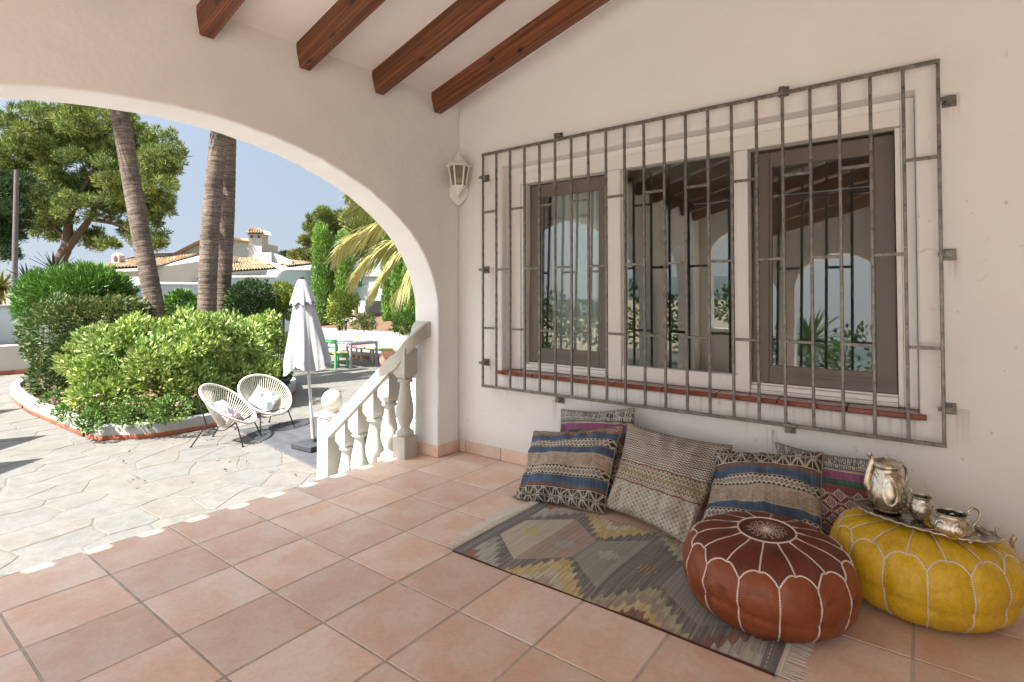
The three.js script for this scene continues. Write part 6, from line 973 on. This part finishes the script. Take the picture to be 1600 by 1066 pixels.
{ // lounger glimpsed between the balusters
  const c = onY(590, 690, TY), o = thing('low_sofa', 'low pale outdoor sofa glimpsed between the balusters', 'sofa', [c.x - 0.5, TY, c.z - 0.7], 0.2);
  part('frame', boxAt(-0.75, 0.75, 0.03, 0.26, -0.38, 0.38, 0.02), std(0xc9cdcf, 0.7), o); part('seat_pad', boxAt(-0.73, 0.73, 0.262, 0.38, -0.36, 0.36, 0.04), std(0xe9e7e3, 0.95), o); part('backrest', boxAt(-0.75, 0.75, 0.265, 0.72, -0.5, -0.385, 0.03), std(0xc9cdcf, 0.8), o); 
  softCushion('sofa_cushion', 'small purple patterned cushion on the low sofa', std(0xffffff, 0.95, { map: tealTex }), 0.4, 0.36, 0.06, o.position.clone().add(V(-0.3, 0.56, -0.22)), new THREE.Quaternion().setFromAxisAngle(V(1, 0, 0), -0.3), 3);
}
// ------------------------------------------------------------------ what the panes reflect: garden and hills on the sunny side
{
  const h = struct('hills', 'blue-green wooded hills on the sunny side');
  const g = grid(90, 8, (u, v) => { const x = lerp(-700, 900, u), z = 260 + v * 260; const y = -4 + (4 + 34 * fbm(u * 7, 3.3, 999, 4, 961)) * Math.sin(Math.PI * Math.min(1, v * 1.2 + 0.02)) + 6 * fbm(u * 40, v * 8, 999, 3, 962) * v; return V(x, y, z); });
  part('slope', metric(g, 0.02), std(0x66757a, 1, { map: speck, side: THREE.DoubleSide }), h);
  { const r = rngOf(971), cl2 = []; for (let i = 0; i < 26; i++) cl2.push([V(-11 + i * 0.95, -0.1 + 0.9 * r(), 13.5 + r() * 2.5), V(0.7 + 0.5 * r(), 0.5 + 0.6 * r(), 0.7)]); shrub('garden_hedge', 'uneven green hedge across the patio, seen only in the window panes', 'hedge', cl2, 9000, 0.2, 0.1, G.dark.concat(G.fresh), 972, { stems: 1, base: -0.1 }); }
  rosette('yucca', 'tall green yucca beyond the arcade, seen only in the window panes', 'yucca', V(0.95, 1.15, 8.3), 60, 0.75, 0.08, std(0x4a7030, 0.6, { side: THREE.DoubleSide }), -0.7, 1.4, 973);
}
{ // pergola out of frame on the left: its wedge-ended rafters throw the pointed shadows on the paving
  const o = thing('pergola', 'white pergola left of the frame whose rafters shade the paving', 'pergola', [-6, TY, 4]), P = (x, z) => V(x + 6, 2.4, z - 4);
  for (const [x, z] of [[-6.55, 0.91], [-8.03, 0.56], [-10.96, 0.29], [-9.4, 0.95]]) { const tx = x - 0.41, tz = z + 1.78; part('rafter', slab([P(tx, tz), P(tx - 0.9, tz + 1.9), P(tx - 0.6, tz + 2.4), P(tx + 0.75, tz + 0.87)], V(0, 0.05, 0)), M.outerWall, o); }
  part('crossbeam', boxAt(-6.2, 2.2, 2.45, 2.57, 0.5, 0.62), M.outerWall, o); for (const x of [-6.1, 2.1]) part('post', boxAt(x - 0.06, x + 0.06, 0, 2.449, 0.5, 0.62), M.outerWall, o);
}
{ // dry leaves blown onto the paving
  const r = rngOf(990), q = []; for (let i = 0; i < 60; i++) { const p = onY(120 + r() * 480, 640 + Math.pow(r(), 1.5) * 130, TY + 0.012); q.push([V(p.x, p.y, p.z), V(0.02, 0.002, 0.02), 1]); }
  const o = new THREE.Group(); o.name = 'fallen_leaves'; scene.add(o); tag(o, 'small dry leaves scattered on the crazy paving', 'leaves'); o.userData.kind = 'stuff';
  part('dry_leaf', leaves(q, 60, 0.05, 0.03, [[0.16, 0.11, 0.06], [0.22, 0.16, 0.08], [0.12, 0.12, 0.05]], 991, { up: 0, spread: 0.3 }), LMdull, o);
}
scene.traverse((o) => { if (o.isMesh) { o.castShadow = o.receiveShadow = true; } });
renderer.render(scene, camera);
